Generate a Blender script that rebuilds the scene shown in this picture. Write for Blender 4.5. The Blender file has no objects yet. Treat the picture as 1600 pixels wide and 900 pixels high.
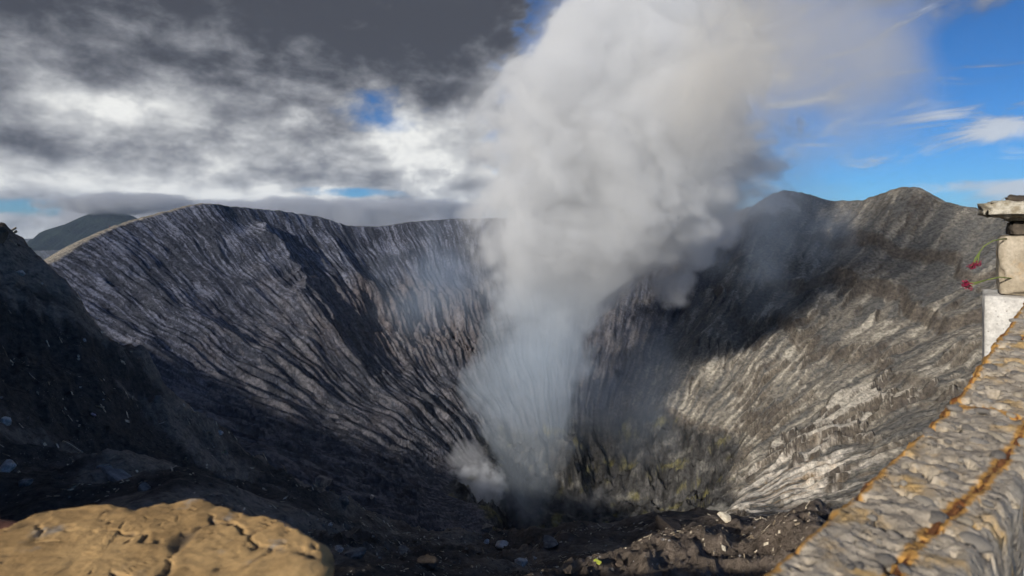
import bpy, bmesh, math, random
import numpy as np
from mathutils import Vector, Matrix, noise as mnoise

S = bpy.context.scene
COL = S.collection
R = math.radians

# ---------------------------------------------------------------- camera
cam = bpy.data.cameras.new('camera')
cam.sensor_width = 36.0
cam.lens = 20.0
cam.shift_y = -0.0625
cam.clip_start = 0.02
cam.clip_end = 60000
cam.dof.use_dof = True
cam.dof.focus_distance = 120.0
cam.dof.aperture_fstop = 5.0
cam_o = bpy.data.objects.new('camera', cam)
cam_o.location = (0, 0, 0)
cam_o.rotation_euler = (R(90), 0, 0)
COL.objects.link(cam_o)
S.camera = cam_o
FPX = 888.9          # focal length in pixels of the 1600 px wide photograph
HOR = 350.0          # its horizon row

# ---------------------------------------------------------------- light
SUN_DIR = Vector((-0.62, -0.72, 0.40)).normalized()      # towards the sun
sun_el = math.asin(SUN_DIR.z)
sun_az = math.atan2(SUN_DIR.x, SUN_DIR.y)
sl = bpy.data.lights.new('sun', 'SUN')
sl.energy = 4.5
sl.angle = R(1.5)
sl.color = (1.0, 0.955, 0.885)
so = bpy.data.objects.new('sun', sl)
so.rotation_euler = SUN_DIR.to_track_quat('Z', 'Y').to_euler()
so.location = SUN_DIR * 50
COL.objects.link(so)

S.view_settings.view_transform = 'Standard'
S.view_settings.look = 'None'
S.view_settings.exposure = 0.0
S.view_settings.gamma = 1.0
S.render.engine = 'CYCLES'
S.cycles.use_denoising = True
S.cycles.use_adaptive_sampling = True
S.cycles.adaptive_threshold = 0.04
S.cycles.adaptive_min_samples = 12
S.cycles.max_bounces = 10
S.cycles.diffuse_bounces = 2
S.cycles.glossy_bounces = 1
S.cycles.transmission_bounces = 1
S.cycles.transparent_max_bounces = 16
S.cycles.volume_bounces = 6
S.cycles.volume_max_steps = 256
S.cycles.sample_clamp_indirect = 6.0


# ---------------------------------------------------------------- node helper
class NT:
    """small helper that builds a node tree with function calls"""
    def __init__(self, tree):
        self.t = tree
        self.n = tree.nodes
        self.l = tree.links

    def new(self, typ, **kw):
        nd = self.n.new(typ)
        for k, v in kw.items():
            setattr(nd, k, v)
        return nd

    def put(self, sock, v):
        if isinstance(v, bpy.types.NodeSocket):
            self.l.new(v, sock)
        elif v is not None:
            if sock.type == 'RGBA' and len(v) == 3:
                v = (*v, 1.0)
            sock.default_value = v

    def m(self, op, a, b=None, c=None, clamp=False):
        nd = self.new('ShaderNodeMath', operation=op, use_clamp=clamp)
        self.put(nd.inputs[0], a)
        self.put(nd.inputs[1], b)
        self.put(nd.inputs[2], c)
        return nd.outputs[0]

    def v(self, op, a, b=None, s=None):
        nd = self.new('ShaderNodeVectorMath', operation=op)
        self.put(nd.inputs[0], a)
        self.put(nd.inputs[1], b)
        if s is not None:
            self.put(nd.inputs['Scale'], s)
        return nd.outputs[1] if op in ('LENGTH', 'DOT_PRODUCT', 'DISTANCE') else nd.outputs[0]

    def ss(self, x, a, b, c=0.0, d=1.0):
        nd = self.new('ShaderNodeMapRange', interpolation_type='SMOOTHSTEP')
        for s, q in zip(nd.inputs, (x, a, b, c, d)):
            self.put(s, q)
        return nd.outputs[0]

    def lin(self, x, a, b, c=0.0, d=1.0):
        nd = self.new('ShaderNodeMapRange')
        for s, q in zip(nd.inputs, (x, a, b, c, d)):
            self.put(s, q)
        return nd.outputs[0]

    def mix(self, f, a, b):
        nd = self.new('ShaderNodeMix', data_type='RGBA')
        self.put(nd.inputs[0], f)
        self.put(nd.inputs[6], a)
        self.put(nd.inputs[7], b)
        return nd.outputs[2]

    def mul(self, a, b, f=1.0):
        nd = self.new('ShaderNodeMix', data_type='RGBA', blend_type='MULTIPLY')
        self.put(nd.inputs[0], f)
        self.put(nd.inputs[6], a)
        self.put(nd.inputs[7], b)
        return nd.outputs[2]

    def xyz(self, x, y, z):
        nd = self.new('ShaderNodeCombineXYZ')
        for s, q in zip(nd.inputs, (x, y, z)):
            self.put(s, q)
        return nd.outputs[0]

    def sep(self, vv):
        nd = self.new('ShaderNodeSeparateXYZ')
        self.put(nd.inputs[0], vv)
        return nd.outputs

    def noise(self, vec, scale, detail=4.0, rough=0.55, dist=0.0, color=False, lac=2.0, dim='3D'):
        nd = self.new('ShaderNodeTexNoise', noise_dimensions=dim)
        self.put(nd.inputs['Vector'], vec)
        self.put(nd.inputs['Scale'], scale)
        self.put(nd.inputs['Detail'], detail)
        self.put(nd.inputs['Roughness'], rough)
        self.put(nd.inputs['Lacunarity'], lac)
        self.put(nd.inputs['Distortion'], dist)
        return nd.outputs[1] if color else nd.outputs[0]

    def voro(self, vec, scale, feature='F1', rand=1.0, out=0):
        nd = self.new('ShaderNodeTexVoronoi', feature=feature)
        self.put(nd.inputs['Vector'], vec)
        self.put(nd.inputs['Scale'], scale)
        self.put(nd.inputs['Randomness'], rand)
        return nd.outputs[out]

    def curve(self, x, pts):
        """float curve through pts (x and y in 0..1)"""
        nd = self.new('ShaderNodeFloatCurve')
        c = nd.mapping.curves[0]
        while len(c.points) < len(pts):
            c.points.new(0.5, 0.5)
        for p, q in zip(c.points, pts):
            p.location = q
            p.handle_type = 'AUTO_CLAMPED'
        nd.mapping.update()
        self.put(nd.inputs['Value'], x)
        return nd.outputs[0]


def gauss(N, az, el, a0, e0, sa, se):
    """soft patch of sky around azimuth a0 and elevation e0 (degrees)"""
    da = N.m('DIVIDE', N.m('SUBTRACT', az, R(a0)), R(sa))
    de = N.m('DIVIDE', N.m('SUBTRACT', el, R(e0)), R(se))
    q = N.m('ADD', N.m('MULTIPLY', da, da), N.m('MULTIPLY', de, de))
    return N.m('POWER', 2.718, N.m('MULTIPLY', q, -1.0))


# ---------------------------------------------------------------- sky
def make_world():
    w = bpy.data.worlds.new('World')
    S.world = w
    w.use_nodes = True
    w.cycles.sampling_method = 'MANUAL'
    w.cycles.sample_map_resolution = 512
    w.node_tree.nodes.clear()
    N = NT(w.node_tree)
    sky = N.new('ShaderNodeTexSky', sky_type='NISHITA')
    sky.sun_disc = False
    sky.sun_elevation = sun_el
    sky.sun_rotation = sun_az
    sky.altitude = 2300
    sky.air_density = 1.0
    sky.dust_density = 0.15
    sky.ozone_density = 1.2
    b1 = N.new('ShaderNodeBackground')
    b1.inputs[1].default_value = 0.085
    blue = N.mul(sky.outputs[0], (0.24, 0.60, 1.02))
    N.put(b1.inputs[0], blue)
    g = N.new('ShaderNodeTexCoord').outputs['Generated']
    x, y, z = N.sep(g)
    az = N.m('ARCTAN2', x, y)
    el = N.m('ARCSINE', N.m('MINIMUM', N.m('MAXIMUM', z, -0.99), 0.99))
    # the cloud deck: direction projected on a flat layer overhead
    h = N.m('ADD', N.m('MAXIMUM', z, 0.0), 0.26)
    p = N.xyz(N.m('DIVIDE', x, h), N.m('DIVIDE', y, h), 0.0)
    big = N.noise(p, 0.55, 1, 0.5, dim='2D')
    mid = N.noise(N.v('ADD', p, (7.3, 1.9, 0)), 1.35, 3, 0.52, 0.25, dim='2D')
    det = N.noise(N.v('ADD', p, (3.1, 9.7, 0)), 4.2, 4, 0.58, dim='2D')
    e2 = N.xyz(N.m('MULTIPLY', az, 5.0), N.m('MULTIPLY', el, 8.0), 0.0)
    puf = N.noise(e2, 2.4, 7, 0.58, 0.08, dim='2D')
    n = N.m('ADD', N.m('MULTIPLY', mid, 0.45), N.m('ADD', N.m('MULTIPLY', det, 0.2), N.m('MULTIPLY', puf, 0.35)))
    # overcast towards the left, breaking up to the right
    azn = N.m('ADD', az, N.m('MULTIPLY', N.m('SUBTRACT', puf, 0.5), 0.5))
    left = N.ss(azn, R(13), R(-9))
    back = N.ss(N.m('ABSOLUTE', az), R(110), R(175))
    left = N.m('MULTIPLY', left, N.m('SUBTRACT', 1.0, N.m('MULTIPLY', back, 0.6)))
    cov = N.m('ADD', N.m('MULTIPLY', left, 0.55), -0.20)
    hole = N.m('ADD', N.m('MULTIPLY', gauss(N, az, el, -13.2, 11.2, 5.0, 3.4), 0.36),
               N.m('MULTIPLY', gauss(N, az, el, -15.0, 3.1, 5.5, 0.8), 0.42))
    hole = N.m('ADD', hole, N.m('MULTIPLY', gauss(N, az, el, -39.0, 1.3, 4.5, 0.9), 0.46))
    hole = N.m('ADD', hole, N.m('MULTIPLY', gauss(N, az, el, -28.5, 1.6, 5, 0.5), 0.40))
    cov = N.m('SUBTRACT', cov, hole)
    # high grey cloud over the upper right
    cov = N.m('ADD', cov, N.m('MULTIPLY', gauss(N, az, el, 43, 21, 9, 6), 0.42))
    cov = N.m('ADD', cov, N.m('MULTIPLY', gauss(N, az, el, 21, 15, 9, 8), 0.27))
    mask = N.ss(N.m('ADD', n, cov), 0.42, 0.66)
    # wisps in the blue part: sheets seen nearly edge on
    q = N.xyz(N.m('MULTIPLY', az, 4.6), N.m('MULTIPLY', N.m('SUBTRACT', el, N.m('MULTIPLY', az, 0.12)), 17.0), 0.0)
    wn = N.noise(N.v('ADD', q, (1.2, 4.0, 0)), 1.5, 5, 0.62, 0.7, dim='2D')
    wb = N.m('ADD', N.m('MULTIPLY', gauss(N, az, el, 36.5, 9.0, 3.6, 2.2), 0.24),
             N.m('MULTIPLY', gauss(N, az, el, 32.0, 5.2, 2.0, 0.75), 0.34))
    wb = N.m('ADD', wb, N.m('MULTIPLY', gauss(N, az, el, 40.5, 7.4, 2.6, 1.1), 0.30))
    wb = N.m('ADD', wb, N.m('MULTIPLY', gauss(N, az, el, 40.5, 2.9, 4.6, 0.85), 0.46))
    wb = N.m('ADD', wb, N.m('MULTIPLY', gauss(N, az, el, 22, 12.5, 8, 5), 0.14))
    wisp = N.m('MULTIPLY', N.ss(N.m('ADD', wn, wb), 0.56, 0.92), 0.9)
    # how bright the deck is: thick and dark overhead, thin and bright low down
    lum = N.m('ADD', N.ss(el, R(19), R(3.0), 0.08, 0.66), N.m('MULTIPLY', N.m('SUBTRACT', mid, 0.5), -0.75))
    lum = N.m('ADD', lum, N.m('MULTIPLY', N.m('SUBTRACT', det, 0.5), 0.35))
    lum = N.m('ADD', lum, N.m('MULTIPLY', N.m('SUBTRACT', puf, 0.5), 1.15))
    lum = N.m('ADD', lum, N.m('MULTIPLY', N.m('SUBTRACT', big, 0.5), -0.4))
    lum = N.m('ADD', lum, N.m('MULTIPLY', gauss(N, az, el, -35, 9.3, 6, 1.8), 0.42))
    lum = N.m('ADD', lum, N.m('MULTIPLY', gauss(N, az, el, -10, 8.5, 5, 4.0), 0.36))
    lum = N.m('ADD', lum, N.m('MULTIPLY', gauss(N, az, el, -34, 2.6, 16, 0.9), 0.25))
    lum = N.m('ADD', lum, N.m('MULTIPLY', gauss(N, az, el, -39, 5.8, 7, 1.4), -0.30))
    lum = N.m('ADD', lum, N.m('MULTIPLY', gauss(N, az, el, 22, 15, 12, 9), 0.34))
    cr = N.new('ShaderNodeValToRGB')
    cr.color_ramp.interpolation = 'B_SPLINE'
    for i_, (p_, c_) in enumerate([(0.0, (0.062, 0.066, 0.084)), (0.2, (0.105, 0.112, 0.135)), (0.5, (0.30, 0.31, 0.34)),
                                   (0.78, (0.60, 0.61, 0.62)), (1.0, (0.95, 0.95, 0.92))]):
        e_ = cr.color_ramp.elements[i_] if i_ < 2 else cr.color_ramp.elements.new(p_)
        e_.position = p_
        e_.color = (*c_, 1)
    N.put(cr.inputs[0], lum)
    ccol = N.mix(N.m('MULTIPLY', wisp, N.m('SUBTRACT', 1.0, left)), cr.outputs[0], (0.60, 0.64, 0.70))
    b2 = N.new('ShaderNodeBackground')
    N.put(b2.inputs[0], ccol)
    b2.inputs[1].default_value = 1.0
    mx = N.new('ShaderNodeMixShader')
    tot = N.m('MAXIMUM', mask, N.m('MULTIPLY', wisp, N.m('SUBTRACT', 1.0, left)))
    N.put(mx.inputs[0], tot)
    N.l.new(b1.outputs[0], mx.inputs[1])
    N.l.new(b2.outputs[0], mx.inputs[2])
    out = N.new('ShaderNodeOutputWorld')
    N.l.new(mx.outputs[0], out.inputs[0])


make_world()


# ---------------------------------------------------------------- numpy noise
_rs = np.random.RandomState(7)
_P = _rs.permutation(1024)
_P = _P.astype(np.int32)
_ang = _rs.rand(1024) * 2 * np.pi
_GX, _GY = np.cos(_ang).astype(np.float32), np.sin(_ang).astype(np.float32)


def pn(x, y, s=0):
    x = np.asarray(x, np.float32) + np.float32(s * 17.31)
    y = np.asarray(y, np.float32) - np.float32(s * 9.77)
    x, y = np.broadcast_arrays(x, y)
    xi = np.floor(x)
    yi = np.floor(y)
    xf = x - xi
    yf = y - yi
    a = xi.astype(np.int32) & 1023
    b = yi.astype(np.int32) & 1023
    a0 = _P.take(a)
    a1 = _P.take((a + 1) & 1023)
    b1 = (b + 1) & 1023
    u = xf * xf * xf * (xf * (xf * 6 - 15) + 10)
    v = yf * yf * yf * (yf * (yf * 6 - 15) + 10)

    def g(i, j, dx, dy):
        k = (i + j) & 1023
        k = _P.take(k)
        return _GX.take(k) * dx + _GY.take(k) * dy
    p = g(a0, b, xf, yf)
    n0 = p + (g(a1, b, xf - 1, yf) - p) * u
    p = g(a0, b1, xf, yf - 1)
    n1 = p + (g(a1, b1, xf - 1, yf - 1) - p) * u
    return (n0 + (n1 - n0) * v) * np.float32(1.5)


def fbm(x, y, o=4, s=0, g=0.5):
    t = 0.0
    a = 1.0
    for i in range(o):
        t = t + a * pn(x, y, s + i)
        x = x * 2.03
        y = y * 2.03
        a *= g
    return t


def ridged(x, y, o=4, s=0, g=0.5):
    t = 0.0
    a = 1.0
    for i in range(o):
        q = 1 - np.abs(pn(x, y, s + i))
        t = t + a * (q * q - 0.6)
        x = x * 2.03
        y = y * 2.03
        a *= g
    return t


def sst(a, b, x):
    t = np.clip((x - a) / (b - a), 0, 1)
    return t * t * (3 - 2 * t)


def saw(x, sharp=0.12):
    """gentle ramp up, sharp drop; range about -0.5 .. 0.5"""
    f = x - np.floor(x)
    return np.where(f < 1 - sharp, f / (1 - sharp), (1 - f) / sharp) - 0.5


# ---------------------------------------------------------------- crater shape
CX, CY, RIM, PIT = 30.0, 340.0, 341.0, 70.0
ZP, ZF = -158.0, -194.0
SKY = [(-60, 470), (-10, 445), (30, 428), (80, 406), (125, 378), (170, 358), (240, 335), (300, 319), (325, 316), (370, 322),
       (440, 328), (500, 337), (545, 352), (590, 353), (640, 346), (700, 341), (770, 340), (900, 338),
       (1050, 338), (1110, 335), (1165, 320), (1200, 301), (1222, 295), (1250, 300), (1300, 313), (1340, 312), (1380, 299),
       (1408, 291), (1438, 292), (1475, 315), (1520, 324), (1580, 336), (1650, 330), (1750, 330)]


def _rimtab():
    th, hh = [], []
    for px, py in SKY:
        k = (px - 800) / FPX
        a = k * k + 1
        b = -2 * (k * CX + CY)
        c = CX * CX + CY * CY - RIM * RIM
        Y = (-b + math.sqrt(b * b - 4 * a * c)) / (2 * a)
        X = k * Y
        th.append(math.atan2(X - CX, Y - CY))
        hh.append((HOR - py) / FPX * Y)
    # around the near side, out of the picture; left stretch lowered to let sun in
    lo, hi = th[0], th[-1]
    th = [-math.pi - 0.088, -2.9, -2.6, -2.2, -1.8] + th + [2.0, 2.4, 2.8, math.pi - 0.088]
    hh = [-1.9, -4.0, -14.0, -24.0, -26.0] + hh + [6.0, 2.0, -1.0, -1.9]
    return np.array(th), np.array(hh)


TH, HH = _rimtab()
SPUR = np.array([(-20, -14, 6.5), (-23, 4, 4.6), (-25, 18, 3.2), (-27.0, 29.5, 0.6), (-30, 36, -4.0), (-36, 49, -11.0),
                 (-43.5, 68, -22.0), (-49, 92, -41.0), (-50, 112, -64)])  # first points, out of view, raised to shade the foreground


def crater(x, y, want=False):
    dx, dy = x - CX, y - CY
    wx = fbm(x / 90, y / 90, 3, 40)
    wy = fbm(x / 90, y / 90, 3, 50)
    r = np.hypot(dx, dy)
    th = np.arctan2(dx, dy)
    th = np.where(th < -math.pi - 0.088, th + 2 * math.pi, th)
    H = np.interp(th, TH, HH)
    H = H + 0.8 * fbm(th * 60, th * 0, 3, 3) * sst(60, 140, np.hypot(x, y))
    d = np.hypot(x, y)
    far = sst(25, 110, d)
    rim = RIM + 9 * fbm(th * 3, th * 0 + 2, 3, 9) * far + 26 * np.exp(-((th - 0.62) / 0.14) ** 2)
    t = (rim - r) / (rim - PIT)
    tc = np.clip(t, 0, 1)
    leftside = sst(0.25, -0.5, th) * sst(-3.0, -2.4, th)
    rightside = sst(0.3, 0.9, th)
    prof = tc ** 0.86
    # cliff band in the left wall
    cl = np.exp(-((th + 0.52) / 0.34) ** 2)
    lev = 0.40 + 0.09 * fbm(th * 5, th * 0, 3, 21) + 0.10 * np.clip((th + 0.5), -1, 1)
    prof = prof + cl * 0.13 * (sst(lev, lev + 0.11, tc) - sst(0.05, 0.95, tc))
    # ledges in the right wall
    cr = sst(0.75, 1.05, th) * sst(2.3, 1.7, th)
    for lv, am in ((0.16, 0.035), (0.33, 0.055), (0.50, 0.03)):
        l2 = lv + 0.05 * fbm(th * 6, th * 0, 3, int(lv * 100))
        prof = prof + cr * am * (sst(l2, l2 + 0.035, tc) - sst(l2 - 0.12, l2 + 0.16, tc))
    z = H + (ZP - H) * prof
    # outer flank
    out = np.clip(r - rim, 0, None)
    flank = H - 3.0 * (np.sqrt(1 + (out / 9.0) ** 2) - 1) * 1.6
    flank = np.maximum(flank, -150 + 10 * fbm(x / 200, y / 200, 3, 60))
    z = np.where(r > rim, flank, z)
    # rounded crest
    z = z - 1.2 * np.exp(-((r - rim) / 3.0) ** 2) * far
    env = np.clip(tc * 9, 0, 1) * sst(1.0, 0.93, t) * (r < rim)
    env2 = env * (0.35 + 0.65 * sst(0.0, 0.35, tc))
    lr = np.log(np.clip(r, 20, 900)) * 3.0
    tw = th + 0.020 * wx + 0.005 * fbm(x / 26, y / 26, 2, 70)
    arc = tw * 300.0
    big = ridged(arc / 66, lr * 0.32, 3, 11)
    med = ridged(arc / 17 + 0.4 * wy, lr * 0.45, 3, 13, 0.5)
    fin = ridged(arc / 4.6, lr * 0.8, 3, 15, 0.6)
    amp = (0.75 + 0.25 * leftside) * far
    pat1 = 0.25 + 1.1 * sst(-0.35, 0.45, fbm(x / 70, y / 70, 3, 151))
    pat2 = 0.20 + 1.3 * sst(-0.30, 0.40, fbm(x / 33, y / 33, 3, 154))
    z = z + env2 * amp * (4.2 * big + (2.6 + 1.6 * sst(0.35, 0.6, tc)) * med * pat1 + 0.8 * fin * pat2) * (1 - 0.68 * rightside)
    # buttress below the left peak
    b0 = -0.98 - 0.10 * np.clip(tc - 0.1, 0, 1) + 0.05 * fbm(tc * 9, tc * 0, 3, 77)
    z = z + env * far * 13 * np.exp(-np.abs(th - b0) / 0.07) * sst(0.0, 0.12, tc) * sst(0.8, 0.3, tc)
    # flutes of the cliff band
    flu = ridged(arc / 9, lr * 2.0 + wx, 4, 31, 0.6)
    cb = cl * sst(lev - 0.10, lev + 0.02, tc) * sst(lev + 0.32, lev + 0.12, tc)
    z = z + far * cb * (5.5 * flu + 4.0 * fbm(x / 16, y / 16, 4, 33))
    # right wall: broken layers with a steep lower edge, running down the slope
    sk = arc / 13.0 + 1.1 * lr + 0.9 * fbm(x / 52, y / 52, 2, 81) + 0.10 * fbm(x / 9, y / 9, 3, 84)
    sk2 = arc / 4.8 + 0.9 * lr + 0.6 * fbm(x / 24, y / 24, 3, 86)
    rough = sst(-0.3, 0.4, fbm(x / 60, y / 60, 4, 88, 0.65))
    scar = saw(sk, 0.10) * (0.4 + rough)
    scar2 = saw(sk2, 0.16)
    rs = sst(0.35, 1.0, th) * sst(2.9, 2.3, th) * far
    z = z + env2 * rs * (3.3 * scar * (0.15 + 1.1 * sst(-0.2, 0.4, fbm(x / 26, y / 26, 3, 89))) + 0.5 * scar2 * (0.2 + rough))
    # smooth ash shelves with broken lower edges, low on the right
    pc = np.exp(-((x - 186) / 44) ** 2 - ((y - 320) / 34) ** 2)
    shelf = pc + 0.55 * fbm(arc / 17 + 1.1 * lr + 0.12 * fbm(x / 5, y / 5, 3, 141), lr * 2.0, 3, 142) - 0.62
    pm = sst(0.0, 0.06, shelf) + sst(0.22, 0.27, shelf)
    z = z + 3.2 * pm
    # broad relief
    z = z + far * env * (4.0 * fbm(x / 60, y / 60, 3, 91) + 0.55 * fbm(x / 13, y / 13, 4, 95))
    z = z + far * 0.22 * fbm(x / 4.0, y / 4.0, 3, 99) * (r < rim + 20)
    # the pit
    rp = np.hypot(x - 52, y - 352)
    pr = 84 + 12 * fbm(x / 45, y / 45, 4, 101)
    pt = sst(pr + 6, pr - 44, rp)
    pit = ZF + 3 * fbm(x / 20, y / 20, 4, 105)
    crag = 9 * fbm(x / 30, y / 30 + z / 40, 5, 107, 0.6) + 4 * ridged(x / 13, y / 13 + z / 12, 4, 109, 0.6)
    z = z * (1 - pt) + pit * pt + crag * np.clip(4 * pt * (1 - pt), 0, 1) + 2.5 * crag * 0.12 * pt
    # near ground: a shelf in front of the camera and a spur on the left
    zn = np.interp(d, [0, 1.0, 2.2, 4, 10, 20, 29, 36, 48, 70, 110, 200], [-1.75, -1.8, -2.3, -3.2, -6.3, -11.3, -15.2, -20.0, -31, -50, -80, -150])
    az = np.arctan2(x, y)
    zn = zn + (1.2 * np.exp(-((az - 0.34) / 0.13) ** 2) + 2.0 * sst(0.36, 0.50, az)) * sst(9, 18, d) * sst(60, 26, d)
    zn = zn + 0.9 * np.exp(-((az + 0.06) / 0.12) ** 2) * -1 * sst(14, 25, d)
    zn = zn + 3.6 * sst(-0.1, -0.65, az) * sst(6, 22, d)
    nb = 1 - sst(34, 95, d)
    front = (y > -2)
    z = np.where(front, z * (1 - nb) + np.maximum(zn, z - 9) * nb, z)
    # spur ridge
    best = np.full(x.shape, -1e9)
    seg = []
    for i in range(len(SPUR) - 1):
        a, b = SPUR[i], SPUR[i + 1]
        ex, ey = b[0] - a[0], b[1] - a[1]
        u = np.clip(((x - a[0]) * ex + (y - a[1]) * ey) / (ex * ex + ey * ey), 0, 1)
        ds = np.hypot(x - a[0] - u * ex, y - a[1] - u * ey)
        seg.append((ds, a[2] + u * (b[2] - a[2])))
    for ds, pz in seg:
        dr = np.sqrt(ds * ds + 1.0) - 1.0
        best = np.maximum(best, pz - (0.72 * dr + 8.5 * (1 - np.exp(-dr / 7.0))))
    best = best - 0.5 + 0.55 * fbm(x / 11, y / 11, 4, 120) + 0.7 * ridged(x / 5.5 + 0.25 * best, y / 20.0, 3, 123, 0.5) * sst(8, 25, d)
    k = 2.5
    m = np.maximum(z, best)
    lo = np.minimum(z, best)
    zs = m + k * np.log1p(np.exp(-(m - lo) / k)) - 0.0
    z = np.where(best > -500, zs, z)
    # clods and stones of the near ground
    nr = sst(150, 25, d) * sst(0.8, 3.0, d)
    z = z + sst(14, 26, d) * sst(150, 70, d) * sst(-0.1, -0.3, az) * 1.1 * ridged(arc / 5.0 + 0.6 * wx, lr * 3.0, 4, 265, 0.55)
    z = z + nr * (0.55 * fbm(x / 5.2, y / 5.2, 4, 130) + 0.22 * ridged(x / 1.9, y / 1.9, 4, 134, 0.62) * (0.4 + sst(-0.2, 0.4, fbm(x / 9, y / 9, 2, 138))))
    z = z - 1.0 * sst(3.0, 1.2, d) * 0
    if not want:
        return z
    return z, dict(r=r, th=th, t=t, tc=tc, lev=lev, cb=cb, cl=cl, sk=sk, sk2=sk2, scar=scar, scar2=scar2, rs=rs, rough=rough, pm=pm, rim=rim,
                   d=d, pt=pt, best=best, med=med, fin=fin, big=big, arc=arc, lr=lr, leftside=leftside, az=az, crag=crag)


def crater_mt(X, Y, step=40000):
    from concurrent.futures import ThreadPoolExecutor
    ch = [slice(i, i + step) for i in range(0, len(X), step)]
    with ThreadPoolExecutor(4) as ex:
        res = list(ex.map(lambda q: crater(X[q], Y[q], True), ch))
    return np.concatenate([a for a, _ in res]), {k: np.concatenate([b[k] for _, b in res]) for k in res[0][1]}


def mt(fn, *args, step=40000):
    from concurrent.futures import ThreadPoolExecutor
    ch = [slice(i, i + step) for i in range(0, len(args[0]), step)]
    with ThreadPoolExecutor(4) as ex:
        return np.concatenate(list(ex.map(lambda q: fn(*[a[q] for a in args]), ch)))


def on_ground(px, py, dmin=3.0, dmax=700.0):
    """the point of the ground seen in a direction (photo pixel)"""
    k, q = (px - 800) / FPX, (HOR - py) / FPX
    Y = np.exp(np.linspace(math.log(dmin), math.log(dmax), 3000))
    g = crater(k * Y, Y)
    hit = np.nonzero(q * Y < g)[0]
    i = hit[0] if len(hit) else -1
    return Vector((k * Y[i], Y[i], g[i]))


# ---------------------------------------------------------------- materials
MATS = {}


def new_mat(name):
    m = bpy.data.materials.new(name)
    m.use_nodes = True
    m.node_tree.nodes.clear()
    N = NT(m.node_tree)
    out = N.new('ShaderNodeOutputMaterial')
    MATS[name] = m
    return m, N, out


def bsdf(N, out, col, rough=0.9, bump=None, strength=0.5, dist=0.02, spec=0.25):
    b = N.new('ShaderNodeBsdfPrincipled')
    N.put(b.inputs['Base Color'], col)
    N.put(b.inputs['Roughness'], rough)
    b.inputs['Specular IOR Level'].default_value = spec
    if bump is not None:
        bn = N.new('ShaderNodeBump')
        N.put(bn.inputs['Height'], bump)
        bn.inputs['Strength'].default_value = strength
        bn.inputs['Distance'].default_value = dist
        N.l.new(bn.outputs[0], b.inputs['Normal'])
    N.l.new(b.outputs[0], out.inputs['Surface'])
    return b


def ground_mat():
    m, N, out = new_mat('volcanic_ground')
    at = N.new('ShaderNodeAttribute', attribute_name='albedo')
    pos = N.new('ShaderNodeNewGeometry').outputs['Position']
    dist = N.v('LENGTH', pos)
    nearw = N.ss(dist, 120.0, 25.0)
    nf = N.noise(pos, 0.42, 6, 0.72)
    nn = N.noise(pos, 3.2, 8, 0.72)
    n = N.m('ADD', N.m('MULTIPLY', nf, N.m('SUBTRACT', 1.0, nearw)), N.m('MULTIPLY', nn, nearw))
    v = N.lin(n, 0.30, 0.70, 0.32, 1.75)
    c = N.mul(at.outputs['Color'], N.xyz(v, v, v))
    # pale grit
    g1 = N.voro(pos, 7.0, out=0)
    g2 = N.voro(pos, 2.6, out=0)
    grit = N.m('MULTIPLY', N.ss(g1, 0.20, 0.10), N.m('MULTIPLY', N.ss(N.noise(pos, 0.8, 3), 0.48, 0.60), nearw))
    c = N.mix(N.m('MULTIPLY', grit, 0.8), c, (0.36, 0.31, 0.25))
    clod = N.m('MULTIPLY', N.ss(g2, 0.42, 0.05), nearw)
    h = N.m('ADD', N.m('MULTIPLY', nf, N.m('MULTIPLY', N.m('SUBTRACT', 1.0, nearw), 1.7)),
            N.m('MULTIPLY', N.m('ADD', nn, N.m('ADD', N.m('MULTIPLY', grit, 0.12), N.m('MULTIPLY', clod, 0.14))), N.m('MULTIPLY', nearw, 0.40)))
    bsdf(N, out, c, 0.95, h, 0.75, 1.0, 0.12)
    return m


# ---------------------------------------------------------------- the ground mesh
def lerpc(a, b, f):
    f = f[:, None]
    return a * (1 - f) + b * f


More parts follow.
